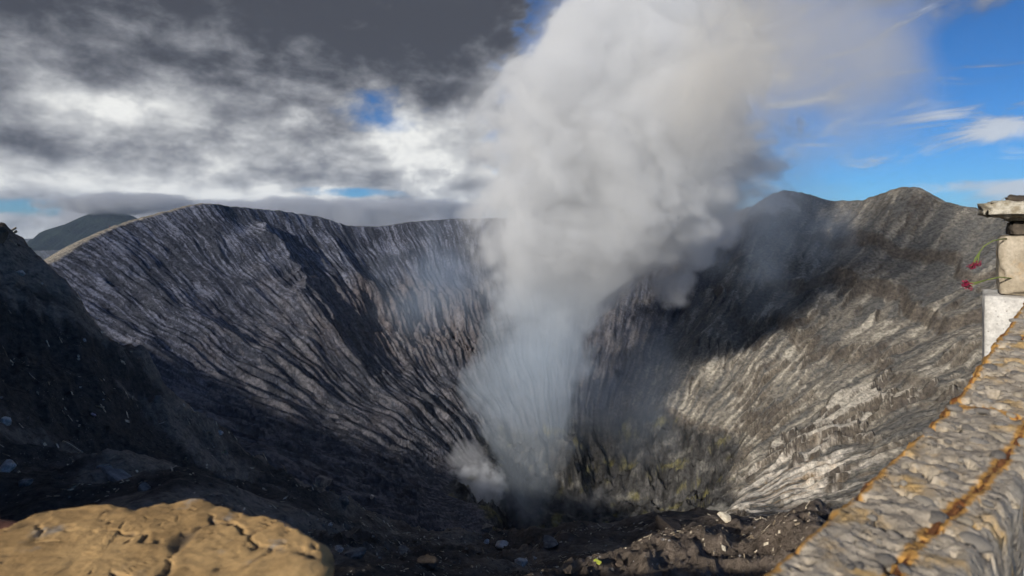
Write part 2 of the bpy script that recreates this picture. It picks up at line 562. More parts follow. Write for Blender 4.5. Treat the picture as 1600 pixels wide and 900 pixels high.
def albedo(X, Y, Z, nz, f):
    th, t, tc, d = f['th'], f['t'], f['tc'], f['d']
    n1 = fbm(X / 30, Y / 30, 4, 200)
    n2 = fbm(X / 6, Y / 6, 4, 205)
    V = lambda *c: np.array(c)[None, :]
    # left wall: dark grey ash with pale dusty streaks down the fall line
    dark = V(0.050, 0.053, 0.067)  # wall albedo also darkened and cooled to stand for missing sun
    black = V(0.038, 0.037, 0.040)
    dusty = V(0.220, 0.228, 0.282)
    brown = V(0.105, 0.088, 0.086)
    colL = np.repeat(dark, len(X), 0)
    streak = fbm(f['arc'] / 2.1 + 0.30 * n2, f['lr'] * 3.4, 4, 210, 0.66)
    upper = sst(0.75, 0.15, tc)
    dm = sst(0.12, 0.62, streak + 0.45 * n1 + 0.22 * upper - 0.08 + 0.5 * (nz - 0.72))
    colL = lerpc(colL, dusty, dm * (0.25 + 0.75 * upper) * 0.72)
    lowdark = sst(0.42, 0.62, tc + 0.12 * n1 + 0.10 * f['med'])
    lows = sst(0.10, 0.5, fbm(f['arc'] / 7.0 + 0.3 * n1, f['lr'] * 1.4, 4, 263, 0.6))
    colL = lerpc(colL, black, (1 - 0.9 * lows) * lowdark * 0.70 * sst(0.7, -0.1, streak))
    colL = lerpc(colL, np.repeat(brown, len(X), 0) * (1 + 0.6 * n2)[:, None], np.clip(f['cb'] * 1.7 + 0.35 * sst(0.1, 0.5, n1) * sst(0.2, 0.35, tc), 0, 1) * 0.85)
    band = fbm(f['arc'] / 8.5 + 0.35 * n1 + 0.12 * n2, f['lr'] * 2.6, 4, 271, 0.6)
    colL = lerpc(colL, V(0.17, 0.160, 0.168), sst(0.16, 0.34, band) * sst(0.30, 0.48, tc) * 0.6)
    # right wall: warm grey ash, pale ledges, brown scarps
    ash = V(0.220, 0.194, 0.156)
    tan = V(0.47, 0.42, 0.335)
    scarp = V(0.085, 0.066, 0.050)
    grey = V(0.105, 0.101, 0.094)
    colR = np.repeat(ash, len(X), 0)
    st2 = fbm(f['arc'] / 10.0 + 0.35 * n2 + 1.1 * f['lr'], f['lr'] * 1.0, 4, 220, 0.58)
    colR = lerpc(colR, grey, sst(0.05, -0.35, st2 + 0.4 * n1) * 0.8)
    colR = lerpc(colR, grey, sst(0.42, 0.12, tc) * 0.7)
    pale = sst(0.16, 0.5, f['scar'] * 0.6 + 0.55 * st2 + 0.35 * n1) * (0.35 + 0.65 * sst(0.15, 0.5, tc))
    colR = lerpc(colR, tan, pale * 0.9)
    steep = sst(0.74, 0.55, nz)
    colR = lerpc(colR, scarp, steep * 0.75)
    # smooth pale plates and washed streaks low on the right
    colR = lerpc(colR, V(0.47, 0.42, 0.345), np.clip(f['pm'], 0, 1) * 0.9 * (1 - steep))
    wash = np.exp(-((X - 138) / 34) ** 2 - ((Y - 284) / 40) ** 2)
    wl = sst(0.45, 0.80, wash * 0.8 + 0.7 * st2) * sst(0.1, 0.5, wash)
    colR = lerpc(colR, V(0.60, 0.54, 0.46), wl * 0.9)
    oc = sst(0.42, 0.6, wash * 0.45 + 0.5 * fbm(f['arc'] / 5, f['lr'] * 3, 3, 231))
    colR = lerpc(colR, V(0.34, 0.21, 0.09), oc * 0.45 * wash)
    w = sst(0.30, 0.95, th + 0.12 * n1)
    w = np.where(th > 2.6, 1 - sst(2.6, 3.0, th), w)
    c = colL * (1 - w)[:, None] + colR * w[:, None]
    # pit: dark rock with sulphur, albedo lowered further to paint in its shade
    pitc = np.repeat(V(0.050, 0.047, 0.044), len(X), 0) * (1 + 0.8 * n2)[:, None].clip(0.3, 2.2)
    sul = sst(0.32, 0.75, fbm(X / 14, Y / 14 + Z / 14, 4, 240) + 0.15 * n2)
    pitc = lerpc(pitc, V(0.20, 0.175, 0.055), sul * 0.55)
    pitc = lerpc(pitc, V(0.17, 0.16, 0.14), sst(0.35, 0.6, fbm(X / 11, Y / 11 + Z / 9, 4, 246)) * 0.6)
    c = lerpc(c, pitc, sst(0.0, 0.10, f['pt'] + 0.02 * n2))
    # near ground: dark brown earth; black ash on the spur
    earth = V(0.098, 0.074, 0.057)
    earth2 = V(0.205, 0.160, 0.122)
    blk = V(0.070, 0.060, 0.052)
    drab = V(0.23, 0.185, 0.145)
    n3 = fbm(X / 2.4, Y / 2.4, 4, 250)
    n4 = fbm(X / 9, Y / 9, 4, 255)
    ce = lerpc(np.repeat(earth, len(X), 0), earth2, sst(-0.1, 0.5, n3 * 0.7 + n4 * 0.6 + 0.35 * sst(0.15, 0.4, f['az'])))
    ce = lerpc(ce, blk, sst(0.05, 0.5, -n3 * 0.6 - n4 * 0.6) * 0.7)
    cs = lerpc(np.repeat(blk, len(X), 0), drab, sst(-0.05, 0.5, n4 + 0.35 * n3))
    on_spur = sst(-0.16, -0.36, f['az'] + 0.08 * n4)
    rill = fbm(f['arc'] / 2.2 + 0.5 * n4, f['lr'] * 6.0, 4, 262, 0.6)
    cs = lerpc(cs, V(0.23, 0.190, 0.155), sst(0.15, 0.45, rill + 0.3 * n4) * 0.8)
    cn = lerpc(ce, cs, on_spur)
    nw = sst(95, 48, d + 18 * n4)
    c = lerpc(c, cn, nw)
    # the outer flank: pale sandy ash along the crest, darker beyond
    of = sst(0.004, -0.006, t) * sst(60, 140, d) * (0.15 + 0.85 * sst(-1.0, -1.12, th))
    c = lerpc(c, V(0.25, 0.22, 0.18), of)
    c = lerpc(c, V(0.07, 0.08, 0.06), sst(0.0, -0.35, t) * of)
    c = np.clip(c, 0.008, 0.8)
    return c


def make_ground():
    az = np.concatenate([np.linspace(-math.pi, R(-50), 70, endpoint=False),
                         np.linspace(R(-50), R(50), 1080),
                         np.linspace(R(50), math.pi, 70)[1:]])
    rr = np.concatenate([np.exp(np.linspace(math.log(0.5), math.log(60), 330, endpoint=False)),
                         np.exp(np.linspace(math.log(60), math.log(180), 170, endpoint=False)),
                         np.linspace(180, 760, 600, endpoint=False),
                         np.exp(np.linspace(math.log(760), math.log(7500), 40))])
    na, nr = len(az), len(rr)
    A, Q = np.meshgrid(az, rr)
    X = (np.sin(A) * Q).ravel()
    Y = (np.cos(A) * Q).ravel()
    Z, f = crater_mt(X, Y)
    co = np.stack([X, Y, Z], 1)
    G = Z.reshape(nr, na)
    P3 = co.reshape(nr, na, 3)
    du = np.gradient(P3, axis=1)
    dv = np.gradient(P3, axis=0)
    nrm = np.cross(du, dv)
    nrm /= np.linalg.norm(nrm, axis=2, keepdims=True) + 1e-9
    nz = np.abs(nrm[..., 2]).ravel()
    keys = list(f)
    c = mt(lambda *q: albedo(q[0], q[1], q[2], q[3], dict(zip(keys, q[4:]))), X, Y, Z, nz, *[f[k] for k in keys])
    me = bpy.data.meshes.new('ground')
    nv = na * nr
    i = np.arange(nr - 1)[:, None] * na
    j = np.arange(na - 1)[None, :]
    q = (i + j)
    faces = np.stack([q, q + 1, q + 1 + na, q + na], -1).reshape(-1, 4)[:, ::-1]
    me.vertices.add(nv)
    me.vertices.foreach_set('co', co.ravel().astype(np.float32))
    me.loops.add(faces.size)
    me.loops.foreach_set('vertex_index', faces.ravel().astype(np.int32))
    me.polygons.add(len(faces))
    me.polygons.foreach_set('loop_start', (np.arange(len(faces)) * 4).astype(np.int32))
    me.polygons.foreach_set('loop_total', np.full(len(faces), 4, np.int32))
    me.polygons.foreach_set('use_smooth', np.ones(len(faces), bool))
    me.update()
    ca = me.attributes.new('albedo', 'FLOAT_COLOR', 'POINT')
    ca.data.foreach_set('color', np.concatenate([c, np.ones((nv, 1))], 1).ravel().astype(np.float32))
    me.materials.append(ground_mat())
    o = bpy.data.objects.new('crater_ground', me)
    o['kind'] = 'structure'
    o['label'] = 'ash covered volcanic crater with gullied walls, sulphur pit and dark near slope'
    COL.objects.link(o)
    return o


make_ground()


# ---------------------------------------------------------------- small mesh helpers
def link(o, parent=None):
    COL.objects.link(o)
    if parent is not None:
        o.parent = parent
    return o


def mesh_obj(name, verts, faces, mat, parent=None, smooth=True, loc=None):
    me = bpy.data.meshes.new(name)
    me.from_pydata([tuple(v) for v in verts], [], faces)
    me.update()
    if smooth:
        me.polygons.foreach_set('use_smooth', [True] * len(me.polygons))
    if mat is not None:
        me.materials.append(mat)
    o = bpy.data.objects.new(name, me)
    if loc is not None:
        o.location = loc
    return link(o, parent)


def tag(o, label, cat=None, group=None, kind=None):
    o['label'] = label
    if cat:
        o['category'] = cat
    if group:
        o['group'] = group
    if kind:
        o['kind'] = kind
    return o


# ---------------------------------------------------------------- far mountain
def make_mountain():
    n = 150
    cx, cy, rad = -2620.0, 3700.0, 1500.0
    u = np.linspace(-1, 1, n)
    A, B = np.meshgrid(u, u)
    x, y = A.ravel() * rad, B.ravel() * rad
    d = np.hypot(x, y * 0.9)
    z = 112 - 300 * (np.sqrt((d / 470.0) ** 2 + 0.004) - 0.063)
    th = np.arctan2(x, y)
    z = z + sst(20, 350, d) * (55 * ridged(th * 2.6, d / 900, 4, 301) + 22 * ridged(x / 140, y / 140, 3, 305))
    z = np.maximum(z, -175 + 8 * fbm(x / 200, y / 200, 3, 309))
    i = np.arange(n - 1)[:, None] * n + np.arange(n - 1)[None, :]
    f = np.stack([i, i + 1, i + 1 + n, i + n], -1).reshape(-1, 4)
    m, N, out = new_mat('mountain_green')
    pos = N.new('ShaderNodeNewGeometry').outputs['Position']
    nn = N.noise(pos, 0.012, 6, 0.65)
    c = N.mix(N.ss(nn, 0.35, 0.65), (0.004, 0.009, 0.012), (0.016, 0.028, 0.020))  # blue and darkness put into the colour for hazy air and cloud shade
    bsdf(N, out, c, 0.95, N.noise(pos, 0.05, 5, 0.7), 0.9, 25.0, 0.1)
    o = mesh_obj('mountain', np.stack([x, y, z], 1), f.tolist(), m, loc=(cx, cy, 0))
    tag(o, 'distant green mountain behind the left crater rim, cloud on its top', kind='structure')


make_mountain()


# ---------------------------------------------------------------- steam, smoke, cloud
def fcurve(N, z, zs, vals):
    z0, z1 = zs[0], zs[-1]
    v0, v1 = min(vals), max(vals)
    if v1 - v0 < 1e-6:
        return v0
    t = N.lin(z, z0, z1)
    c = N.curve(t, [((q - z0) / (z1 - z0), (v - v0) / (v1 - v0)) for q, v in zip(zs, vals)])
    return N.m('MULTIPLY_ADD', c, v1 - v0, v0)


def vol_mat(name, dens_fn, color, aniso, step):
    m = bpy.data.materials.new(name)
    m.use_nodes = True
    m.node_tree.nodes.clear()
    N = NT(m.node_tree)
    out = N.new('ShaderNodeOutputMaterial')
    p = N.new('ShaderNodeTexCoord').outputs['Object']
    d = dens_fn(N, p)
    v = N.new('ShaderNodeVolumePrincipled')
    N.put(v.inputs['Color'], color(N, p) if callable(color) else color)
    N.put(v.inputs['Density'], d)
    v.inputs['Anisotropy'].default_value = aniso
    N.l.new(v.outputs[0], out.inputs['Volume'])
    m.cycles.volume_step_rate = step
    return m


def warp(N, p, scale, amp, detail=2):
    w = N.noise(p, scale, detail, 0.5, color=True)
    return N.v('ADD', p, N.v('SCALE', N.v('SUBTRACT', w, (0.5, 0.5, 0.5)), s=amp))


def hull_tube(name, rows, grow, mat, loc, seed, sy=1.0):
    """closed tube through rows of (z, x, y, radius)"""
    zs = [r[0] for r in rows]
    nz_, ns = 46, 28
    zz = np.linspace(zs[0], zs[-1], nz_)
    cx = np.interp(zz, zs, [r[1] for r in rows])
    cy = np.interp(zz, zs, [r[2] for r in rows])
    rr = np.interp(zz, zs, [r[3] for r in rows]) * grow
    V, F = [], []
    for i in range(nz_):
        for j in range(ns):
            a = 2 * math.pi * j / ns
            k = 1 + 0.10 * mnoise.noise(Vector((math.cos(a) * 1.6, math.sin(a) * 1.6 + seed, zz[i] * 0.03)))
            V.append((cx[i] + rr[i] * k * math.cos(a), cy[i] + sy * rr[i] * k * math.sin(a), zz[i]))
    for i in range(nz_ - 1):
        for j in range(ns):
            a, b = i * ns + j, i * ns + (j + 1) % ns
            F.append((a, b, b + ns, a + ns))
    F.append(tuple(range(ns - 1, -1, -1)))
    F.append(tuple(range((nz_ - 1) * ns, nz_ * ns)))
    return mesh_obj(name, V, F, mat, loc=loc)


def hull_blob(name, rad, mat, loc, seed):
    bm = bmesh.new()
    bmesh.ops.create_icosphere(bm, subdivisions=3, radius=1.0)
    for v in bm.verts:
        k = 1 + 0.12 * mnoise.noise(v.co * 1.7 + Vector((seed, 0, 0)))
        v.co = Vector((v.co.x * rad[0], v.co.y * rad[1], v.co.z * rad[2])) * k
    me = bpy.data.meshes.new(name)
    bm.to_mesh(me)
    bm.free()
    me.materials.append(mat)
    o = bpy.data.objects.new(name, me)
    o.location = loc
    return link(o)


PY = 350.0
KP = PY / FPX


def plume_rows(tab):
    return [((HOR - py) * KP, (c - 800) * KP, 0.0, hw * KP * 1.12) for py, c, hw in tab]


def make_plume():
    tab = [(822, 818, 34), (780, 820, 50), (700, 826, 68), (645, 824, 84), (590, 834, 88), (540, 854, 76), (485, 870, 86),
           (425, 904, 130), (370, 958, 200), (300, 984, 228), (240, 988, 238), (180, 968, 220), (100, 950, 168),
           (50, 962, 142), (0, 990, 128), (-60, 1020, 140), (-150, 1100, 170), (-280, 1240, 190)]
    rows = plume_rows(tab)
    zs = [r[0] for r in rows]
    dl = [0.005, 0.008, 0.011, 0.018, 0.022, 0.026, 0.036, 0.055, 0.078, 0.078, 0.078, 0.078, 0.078, 0.078, 0.07, 0.05, 0.03, 0.0]

    def dens(N, p):
        z0 = N.sep(p)[2]
        w = warp(N, p, 0.0125, N.lin(z0, -150.0, 0.0, 14.0, 60.0), 1.5)
        x, y, z = N.sep(w)
        cx = fcurve(N, z, zs, [r[1] for r in rows])
        rr = fcurve(N, z, zs, [r[3] for r in rows])
        D = fcurve(N, z, zs, dl)
        dx = N.m('SUBTRACT', x, cx)
        yy = N.m('MULTIPLY', y, 1.15)
        q = N.m('SQRT', N.m('ADD', N.m('MULTIPLY', dx, dx), N.m('MULTIPLY', yy, yy)))
        q = N.m('DIVIDE', q, rr)
        n = N.noise(N.v('ADD', w, (0, 0, 40)), 0.027, 4, 0.55)
        bil = N.m('ABSOLUTE', N.m('SUBTRACT', n, 0.5))
        s = N.m('ADD', N.m('SUBTRACT', 0.98, q), N.m('MULTIPLY', N.m('SUBTRACT', bil, 0.10), 2.1))
        hull = N.ss(q, 1.24, 1.05)
        e = N.m('MAXIMUM', N.ss(s, 0.0, 0.20), N.m('MULTIPLY', N.ss(q, 1.24, 0.8), 0.07))
        return N.m('MULTIPLY', N.m('MULTIPLY', e, hull), D)
    m = vol_mat('steam', dens, lambda N, p: N.mix(N.ss(N.sep(p)[2], -90.0, -20.0), (0.84, 0.92, 1.0), (0.972, 0.975, 0.980)), 0.1, 0.30)
    o = hull_tube('steam_plume', rows, 1.30, m, (0, PY, 0), 3.0)
    tag(o, 'tall billowing white steam plume rising from the crater vent', 'steam', kind='stuff')


def make_puff(name, px, py, Y, rad, D, label, seed, color=(0.97, 0.97, 0.98), nsc=None, cut=0.9, amp=1.5, soft=0.35, step=0.9):
    loc = Vector(((px - 800) / FPX * Y, Y, (HOR - py) / FPX * Y))
    nsc = nsc or 1.6 / max(rad)

    def dens(N, p):
        w = N.v('ADD', p, (seed * 13.7, 0, seed * 5.1))
        q = N.v('LENGTH', N.v('DIVIDE', p, tuple(rad)))
        q0 = q
        n = N.noise(w, nsc * 1.1, 3, 0.58)
        s = N.m('ADD', N.m('SUBTRACT', cut, q), N.m('MULTIPLY', N.m('SUBTRACT', n, 0.5), amp))
        return N.m('MULTIPLY', N.m('MULTIPLY', N.ss(s, 0.0, soft), N.ss(q0, 1.0, 0.82)), D)
    m = vol_mat(name, dens, color, 0.1, step)
    o = hull_blob(name, [r * 1.08 for r in rad], m, loc, seed)
    tag(o, label, 'steam' if 'steam' in name else name.split('_')[-1], kind='stuff')
    return o


make_plume()
make_puff('steam_puff', 1052, 440, 345, (17, 15, 21), 0.05, 'small detached steam puff on the right side of the plume', 1.0)
make_puff('steam_puff', 745, 772, 352, (24, 18, 24), 0.10, 'low round steam puff at the lower left of the vent', 2.0, nsc=0.10, amp=2.2, cut=0.75)
make_puff('steam_puff', 728, 722, 366, (18, 14, 16), 0.025, 'faint steam wisp above the low puff by the left wall', 3.0)
make_puff('steam_puff', 800, 800, 372, (38, 20, 20), 0.016, 'thin steam lying over the vent floor', 4.0, nsc=0.07, amp=2.6, cut=0.7, soft=0.8)
make_puff('steam_puff', 925, 788, 372, (30, 16, 15), 0.022, 'thin steam wisp at the right edge of the vent', 5.0, nsc=0.08, amp=2.6, cut=0.65, soft=0.8)
BLUE = (0.72, 0.84, 1.0)
make_puff('drifting_smoke', 690, 440, 440, (72, 40, 72), 0.0120, 'bluish smoke drifting left of the plume along the far wall', 6.0, BLUE, soft=0.8)
make_puff('drifting_smoke', 1225, 360, 290, (76, 36, 52), 0.0100, 'bluish smoke drifting right of the plume below the far peak', 7.0, BLUE, soft=1.0, amp=2.6, cut=0.7, nsc=0.034)
make_puff('drifting_smoke', 960, 600, 400, (75, 40, 75), 0.0075, 'bluish smoke in the shade between plume and right wall', 8.0, BLUE, soft=0.8)
make_puff('drifting_smoke', 1225, 50, 260, (88, 40, 92), 0.0270, 'tawny grey smoke veil drifting across the blue sky', 9.0, (0.96, 0.93, 0.88), soft=0.7)


# low cloud behind the left rim, scatter colour greyed for overcast shade
def make_bank():
    Y = 4700.0
    L, W, Hh = 2050.0, 420.0, 150.0

    def dens(N, p):
        x, y, z = N.sep(p)
        n = N.noise(N.v('MULTIPLY', p, (1, 1, 1.5)), 0.0042, 6, 0.6)
        nb = N.noise(N.v('MULTIPLY', p, (1, 1, 0)), 0.0012, 2, 0.5)
        top = N.m('ADD', N.m('MULTIPLY', N.m('SUBTRACT', n, 0.5), 230.0), N.m('MULTIPLY', N.m('SUBTRACT', nb, 0.5), 130.0))
        s = N.ss(N.m('SUBTRACT', N.m('ADD', top, 40.0), z), 0.0, 40.0)
        ex = N.m('DIVIDE', x, L)
        ey = N.m('DIVIDE', y, W)
        q = N.m('SQRT', N.m('ADD', N.m('MULTIPLY', ex, ex), N.m('MULTIPLY', ey, ey)))
        e = N.ss(N.m('ADD', q, N.m('MULTIPLY', N.m('SUBTRACT', n, 0.5), 0.7)), 0.95, 0.75)
        return N.m('MULTIPLY', N.m('MULTIPLY', s, e), N.m('MULTIPLY', N.ss(z, Hh * 0.95, Hh * 0.8), 0.012))
    m = vol_mat('cloud', dens, (0.72, 0.73, 0.76), 0.0, 0.35)
    V, F = [], []
    ns = 40
    for zz in (-290.0, Hh):
        for j in range(ns):
            a = 2 * math.pi * j / ns
            V.append((L * math.cos(a), W * math.sin(a), zz))
    for j in range(ns):
        k = (j + 1) % ns
        F.append((j, k, k + ns, j + ns))
    F += [tuple(range(ns - 1, -1, -1)), tuple(range(ns, 2 * ns))]
    o = mesh_obj('cloud_bank', V, F, m, loc=(-1950, Y, 150), smooth=False)
    tag(o, 'low cloud bank behind the left crater rim, greyed to stand for overcast shade', 'cloud', kind='stuff')


make_bank()
make_puff('cloud_cap', 190, 318, 3600, (600, 260, 85), 0.014, 'grey cloud draped over the top of the distant mountain', 11.0, (0.72, 0.73, 0.76), nsc=0.006, step=0.35)  # colour greyed for shade like the bank


def make_haze():
    m = bpy.data.materials.new('haze')
    m.use_nodes = True
    m.node_tree.nodes.clear()
    N = NT(m.node_tree)
    out = N.new('ShaderNodeOutputMaterial')
    v = N.new('ShaderNodeVolumePrincipled')
    N.put(v.inputs['Color'], (0.62, 0.78, 1.0))
    v.inputs['Density'].default_value = 0.000045
    N.l.new(v.outputs[0], out.inputs['Volume'])
    a, lo, hi = 7600.0, -214.0, 330.0
    V = [(x, y, z) for z in (lo, hi) for x, y in ((-a, -a), (a, -a), (a, a), (-a, a))]
    F = [(3, 2, 1, 0), (4, 5, 6, 7), (0, 1, 5, 4), (1, 2, 6, 5), (2, 3, 7, 6), (3, 0, 4, 7)]
    o = mesh_obj('haze', V, F, m, smooth=False)
    o['kind'] = 'stuff'
    o['label'] = 'thin bluish haze in the air over the crater'


make_haze()


# ---------------------------------------------------------------- materials of the near things
def stone_mat(name, c1, c2, scale, bump=0.006, c3=None, rough=0.9, spots=None):
    m, N, out = new_mat(name)
    p = N.new('ShaderNodeTexCoord').outputs['Object']
    n = N.noise(p, scale, 6, 0.6)
    c = N.mix(N.ss(n, 0.35, 0.65), c1, c2)
    if c3 is not None:
        c = N.mix(N.ss(N.noise(N.v('ADD', p, (3, 5, 7)), scale * 0.6, 4, 0.6), 0.56, 0.70), c, c3)
    f = N.noise(p, scale * 7, 5, 0.7)
    v = N.lin(f, 0.25, 0.75, 0.72, 1.25)
    c = N.mul(c, N.xyz(v, v, v))
    if spots is not None:
        s = N.voro(p, scale * 5)
        c = N.mix(N.m('MULTIPLY', N.ss(s, 0.22, 0.12), N.ss(n, 0.45, 0.6)), c, spots)
    h = N.m('ADD', N.m('MULTIPLY', n, 1.0), N.m('MULTIPLY', f, 0.45))
    bsdf(N, out, c, rough, h, 0.8, bump, 0.3)
    return m


OCHRE = None


def rough_box(name, size, mat, parent, loc, rotz=0.0, amp=0.006, ns=0.05, seg=14, seed=0.0, chip=0.02, tilt=(0, 0)):
    """box with worn, chipped, uneven faces"""
    bm = bmesh.new()
    bmesh.ops.create_cube(bm, size=1.0)
    bmesh.ops.subdivide_edges(bm, edges=bm.edges[:], cuts=seg, use_grid_fill=True)
    sx, sy, sz = size
    for v in bm.verts:
        c = v.co
        k = [abs(c.x) * 2, abs(c.y) * 2, abs(c.z) * 2]
        p = Vector((c.x * sx, c.y * sy, c.z * sz))
        edge = sorted(k)[1]
        # wear the edges
        e = max(0.0, (edge - 0.80) / 0.20)
        nn = mnoise.fractal(p / ns + Vector((seed, seed * 2, 0)), 0.7, 2.0, 4)
        n2 = mnoise.noise(p / (ns * 0.8) + Vector((seed * 3, 1, 9)))
        q = p * 1.0
        w = chip * e * e * (0.25 + max(0.0, n2) * 1.6)
        if k[0] > 0.8:
            q.x -= math.copysign(w, c.x)
        if k[1] > 0.8:
            q.y -= math.copysign(w, c.y)
        if k[2] > 0.8:
            q.z -= math.copysign(w, c.z)
        d = Vector((c.x / (abs(c.x) + 1e-6) if k[0] > 0.99 else 0, c.y / (abs(c.y) + 1e-6) if k[1] > 0.99 else 0,
                    c.z / (abs(c.z) + 1e-6) if k[2] > 0.99 else 0))
        q += d * nn * amp
        v.co = q
    me = bpy.data.meshes.new(name)
    bm.to_mesh(me)
    bm.free()
    me.polygons.foreach_set('use_smooth', [True] * len(me.polygons))
    me.materials.append(mat)
    o = bpy.data.objects.new(name, me)
    o.location = loc
    o.rotation_euler = (tilt[0], tilt[1], rotz)
    return link(o, parent)


def worley_edge(x, y, seed=0, n=1):
    """distance to the border between random cells"""
    xi, yi = np.floor(x).astype(int), np.floor(y).astype(int)
    f1 = np.full(x.shape, 9.0)
    f2 = np.full(x.shape, 9.0)
    for i in (-1, 0, 1):
        for j in (-1, 0, 1):
            k = _P[(_P[(xi + i + seed) & 1023] + yi + j) & 1023]
            px = xi + i + 0.5 + 0.48 * _GX[k]
            py = yi + j + 0.5 + 0.48 * _GY[k]
            d = np.hypot(px - x, py - y)
            m = d < f1
            f2 = np.where(m, f1, np.minimum(f2, d))
            f1 = np.where(m, d, f1)
    return f2 - f1


# ---------------------------------------------------------------- ochre slab on the wall, lower left
def make_slab():
    global OCHRE
    m, N, out = new_mat('ochre_render')
    p = N.new('ShaderNodeTexCoord').outputs['Object']
    at = N.new('ShaderNodeAttribute', attribute_name='crack').outputs['Fac']
    n = N.noise(p, 7.0, 6, 0.6)
    c = N.mix(N.ss(n, 0.36, 0.64), (0.39, 0.240, 0.100), (0.57, 0.360, 0.155))
    c = N.mix(N.ss(N.noise(N.v('ADD', p, (2, 8, 1)), 9.0, 5, 0.62), 0.58, 0.70), c, (0.36, 0.31, 0.25))
    f = N.noise(p, 75.0, 5, 0.7)
    v = N.lin(f, 0.25, 0.75, 0.75, 1.22)
    c = N.mul(c, N.xyz(v, v, v))
    c = N.mix(N.m('MULTIPLY', at, 0.85), c, (0.11, 0.085, 0.06))
    cru = N.new('ShaderNodeAttribute', attribute_name='crust').outputs['Fac']
    cru = N.ss(N.m('ADD', cru, N.m('MULTIPLY', N.m('SUBTRACT', N.noise(p, 34.0, 5, 0.7), 0.5), 1.6)), 0.45, 0.65)
    c = N.mix(cru, c, (0.085, 0.083, 0.082))
    bsdf(N, out, c, 0.92, N.m('ADD', n, N.m('MULTIPLY', f, 0.45)), 0.5, 0.008, 0.2)
    OCHRE = m
    img = [(0, 822), (45, 800), (90, 789), (190, 785), (215, 790), (300, 775), (330, 774), (352, 783), (400, 797), (480, 819), (512, 840),
           (523, 856), (518, 872), (490, 884), (462, 893), (432, 902)]
    zt = -0.55
    pts = [((px - 800) / FPX * (zt * -FPX / (py - HOR)), zt * -FPX / (py - HOR)) for px, py in img]
    pts += [(-0.44, 0.80), (-0.60, 0.74), (-0.80, 0.74), (-1.02, 0.80), (-1.12, 0.90), (-1.10, 1.0), (-1.0, 1.03)]
    c0 = Vector((-0.68, 0.95))
    ang = np.array([math.atan2(b - c0.y, a - c0.x) for a, b in pts])
    rad = np.array([math.hypot(b - c0.y, a - c0.x) for a, b in pts])
    o_ = np.argsort(ang)
    na, nr = 300, 70
    th = np.linspace(-math.pi, math.pi, na, endpoint=False)
    ro = np.interp(th, ang[o_], rad[o_], period=2 * math.pi)
    ro = ro * (1 + 0.010 * fbm(th * 14, th * 0, 3, 400))
    V = []
    K = []
    U = []
    s = np.concatenate([np.linspace(0.0, 1.0, nr) ** 0.8])
    for q in s:
        x = c0.x + ro * q * np.cos(th)
        y = c0.y + ro * q * np.sin(th)
        wx = x + 0.02 * fbm(x * 14, y * 14, 3, 410)
        wy = y + 0.02 * fbm(x * 14, y * 14, 3, 415)
        e = np.minimum(worley_edge(wx * 6.5, wy * 6.5, 5), 1.6 * worley_edge(wx * 15, wy * 15, 9) + 0.03)
        has = sst(-0.15, 0.25, fbm(x * 5, y * 5, 2, 420))
        cr = sst(0.060, 0.0, e) * has
        pit = sst(0.72, 0.90, fbm(x * 30, y * 30, 3, 425))
        z = zt + 0.002 * fbm(x * 9, y * 9, 3, 430) + 0.0014 * fbm(x * 28, y * 28, 3, 433)
        lvl = 0.0012 * np.round(1.6 * fbm(x * 4 + 0.3 * fbm(x * 20, y * 20, 2, 437), y * 4, 2, 436))
        z = z + lvl - 0.008 * cr - 0.004 * pit - 0.022 * sst(0.88, 1.02, np.full_like(x, q)) ** 2
        z = z + 0.004 * sst(0.80, 0.93, q * np.ones_like(x)) * fbm(x * 22, y * 22, 3, 440)
        V.append(np.stack([x, y, z], 1))
        K.append(np.clip(cr + 0.8 * pit, 0, 1))
        U.append(sst(0.82, 1.0, q * np.ones_like(x)) * sst(-0.68, -0.60, x) * sst(-0.30, -0.38, x) * sst(0.98, 1.02, y + 0.05))
    for q, dz in ((1.0, -0.045), (0.985, -0.07), (0.95, -0.10), (0.5, -0.115), (0.0, -0.115)):
        x = c0.x + ro * q * np.cos(th)
        y = c0.y + ro * q * np.sin(th)
        V.append(np.stack([x, y, zt + dz + 0.006 * fbm(x * 20, y * 20 + dz * 40, 3, 450)], 1))
        K.append(np.zeros(na))
        U.append(np.zeros(na))
    nr = len(V)
    V = np.concatenate(V)
    K = np.concatenate(K)
    F = []
    for i in range(nr - 1):
        for j in range(na):
            a, b = i * na + j, i * na + (j + 1) % na
            F.append((a, a + na, b + na, b))
    o = mesh_obj('wall_cap_slab', V, F, m)
    at = o.data.attributes.new('crack', 'FLOAT', 'POINT')
    at.data.foreach_set('value', K.astype(np.float32))
    cu = o.data.attributes.new('crust', 'FLOAT', 'POINT')
    cu.data.foreach_set('value', np.concatenate(U).astype(np.float32))
    tag(o, 'cracked ochre yellow stone slab capping the wall at lower left', 'stone slab')
    red = stone_mat('red_stone', (0.12, 0.052, 0.034), (0.20, 0.085, 0.055), 9.0)
    r = rough_box('wall_stone', (0.36, 0.16, 0.10), red, None, (-1.15, 1.14, -0.662), R(-14), 0.008, 0.07, 14, 2.0, 0.03)
    tag(r, 'reddish brown stone block behind the left end of the ochre slab', 'stone block')
    wm = stone_mat('wall_masonry', (0.10, 0.085, 0.07), (0.19, 0.16, 0.13), 6.0)
    w = rough_box('parapet_wall', (1.25, 0.24, 1.62), wm, None, (-0.98, 0.98, -1.48), R(-6), 0.02, 0.16, 18, 4.0, 0.05)
    tag(w, 'low dark masonry wall under the ochre slab', 'wall')


make_slab()


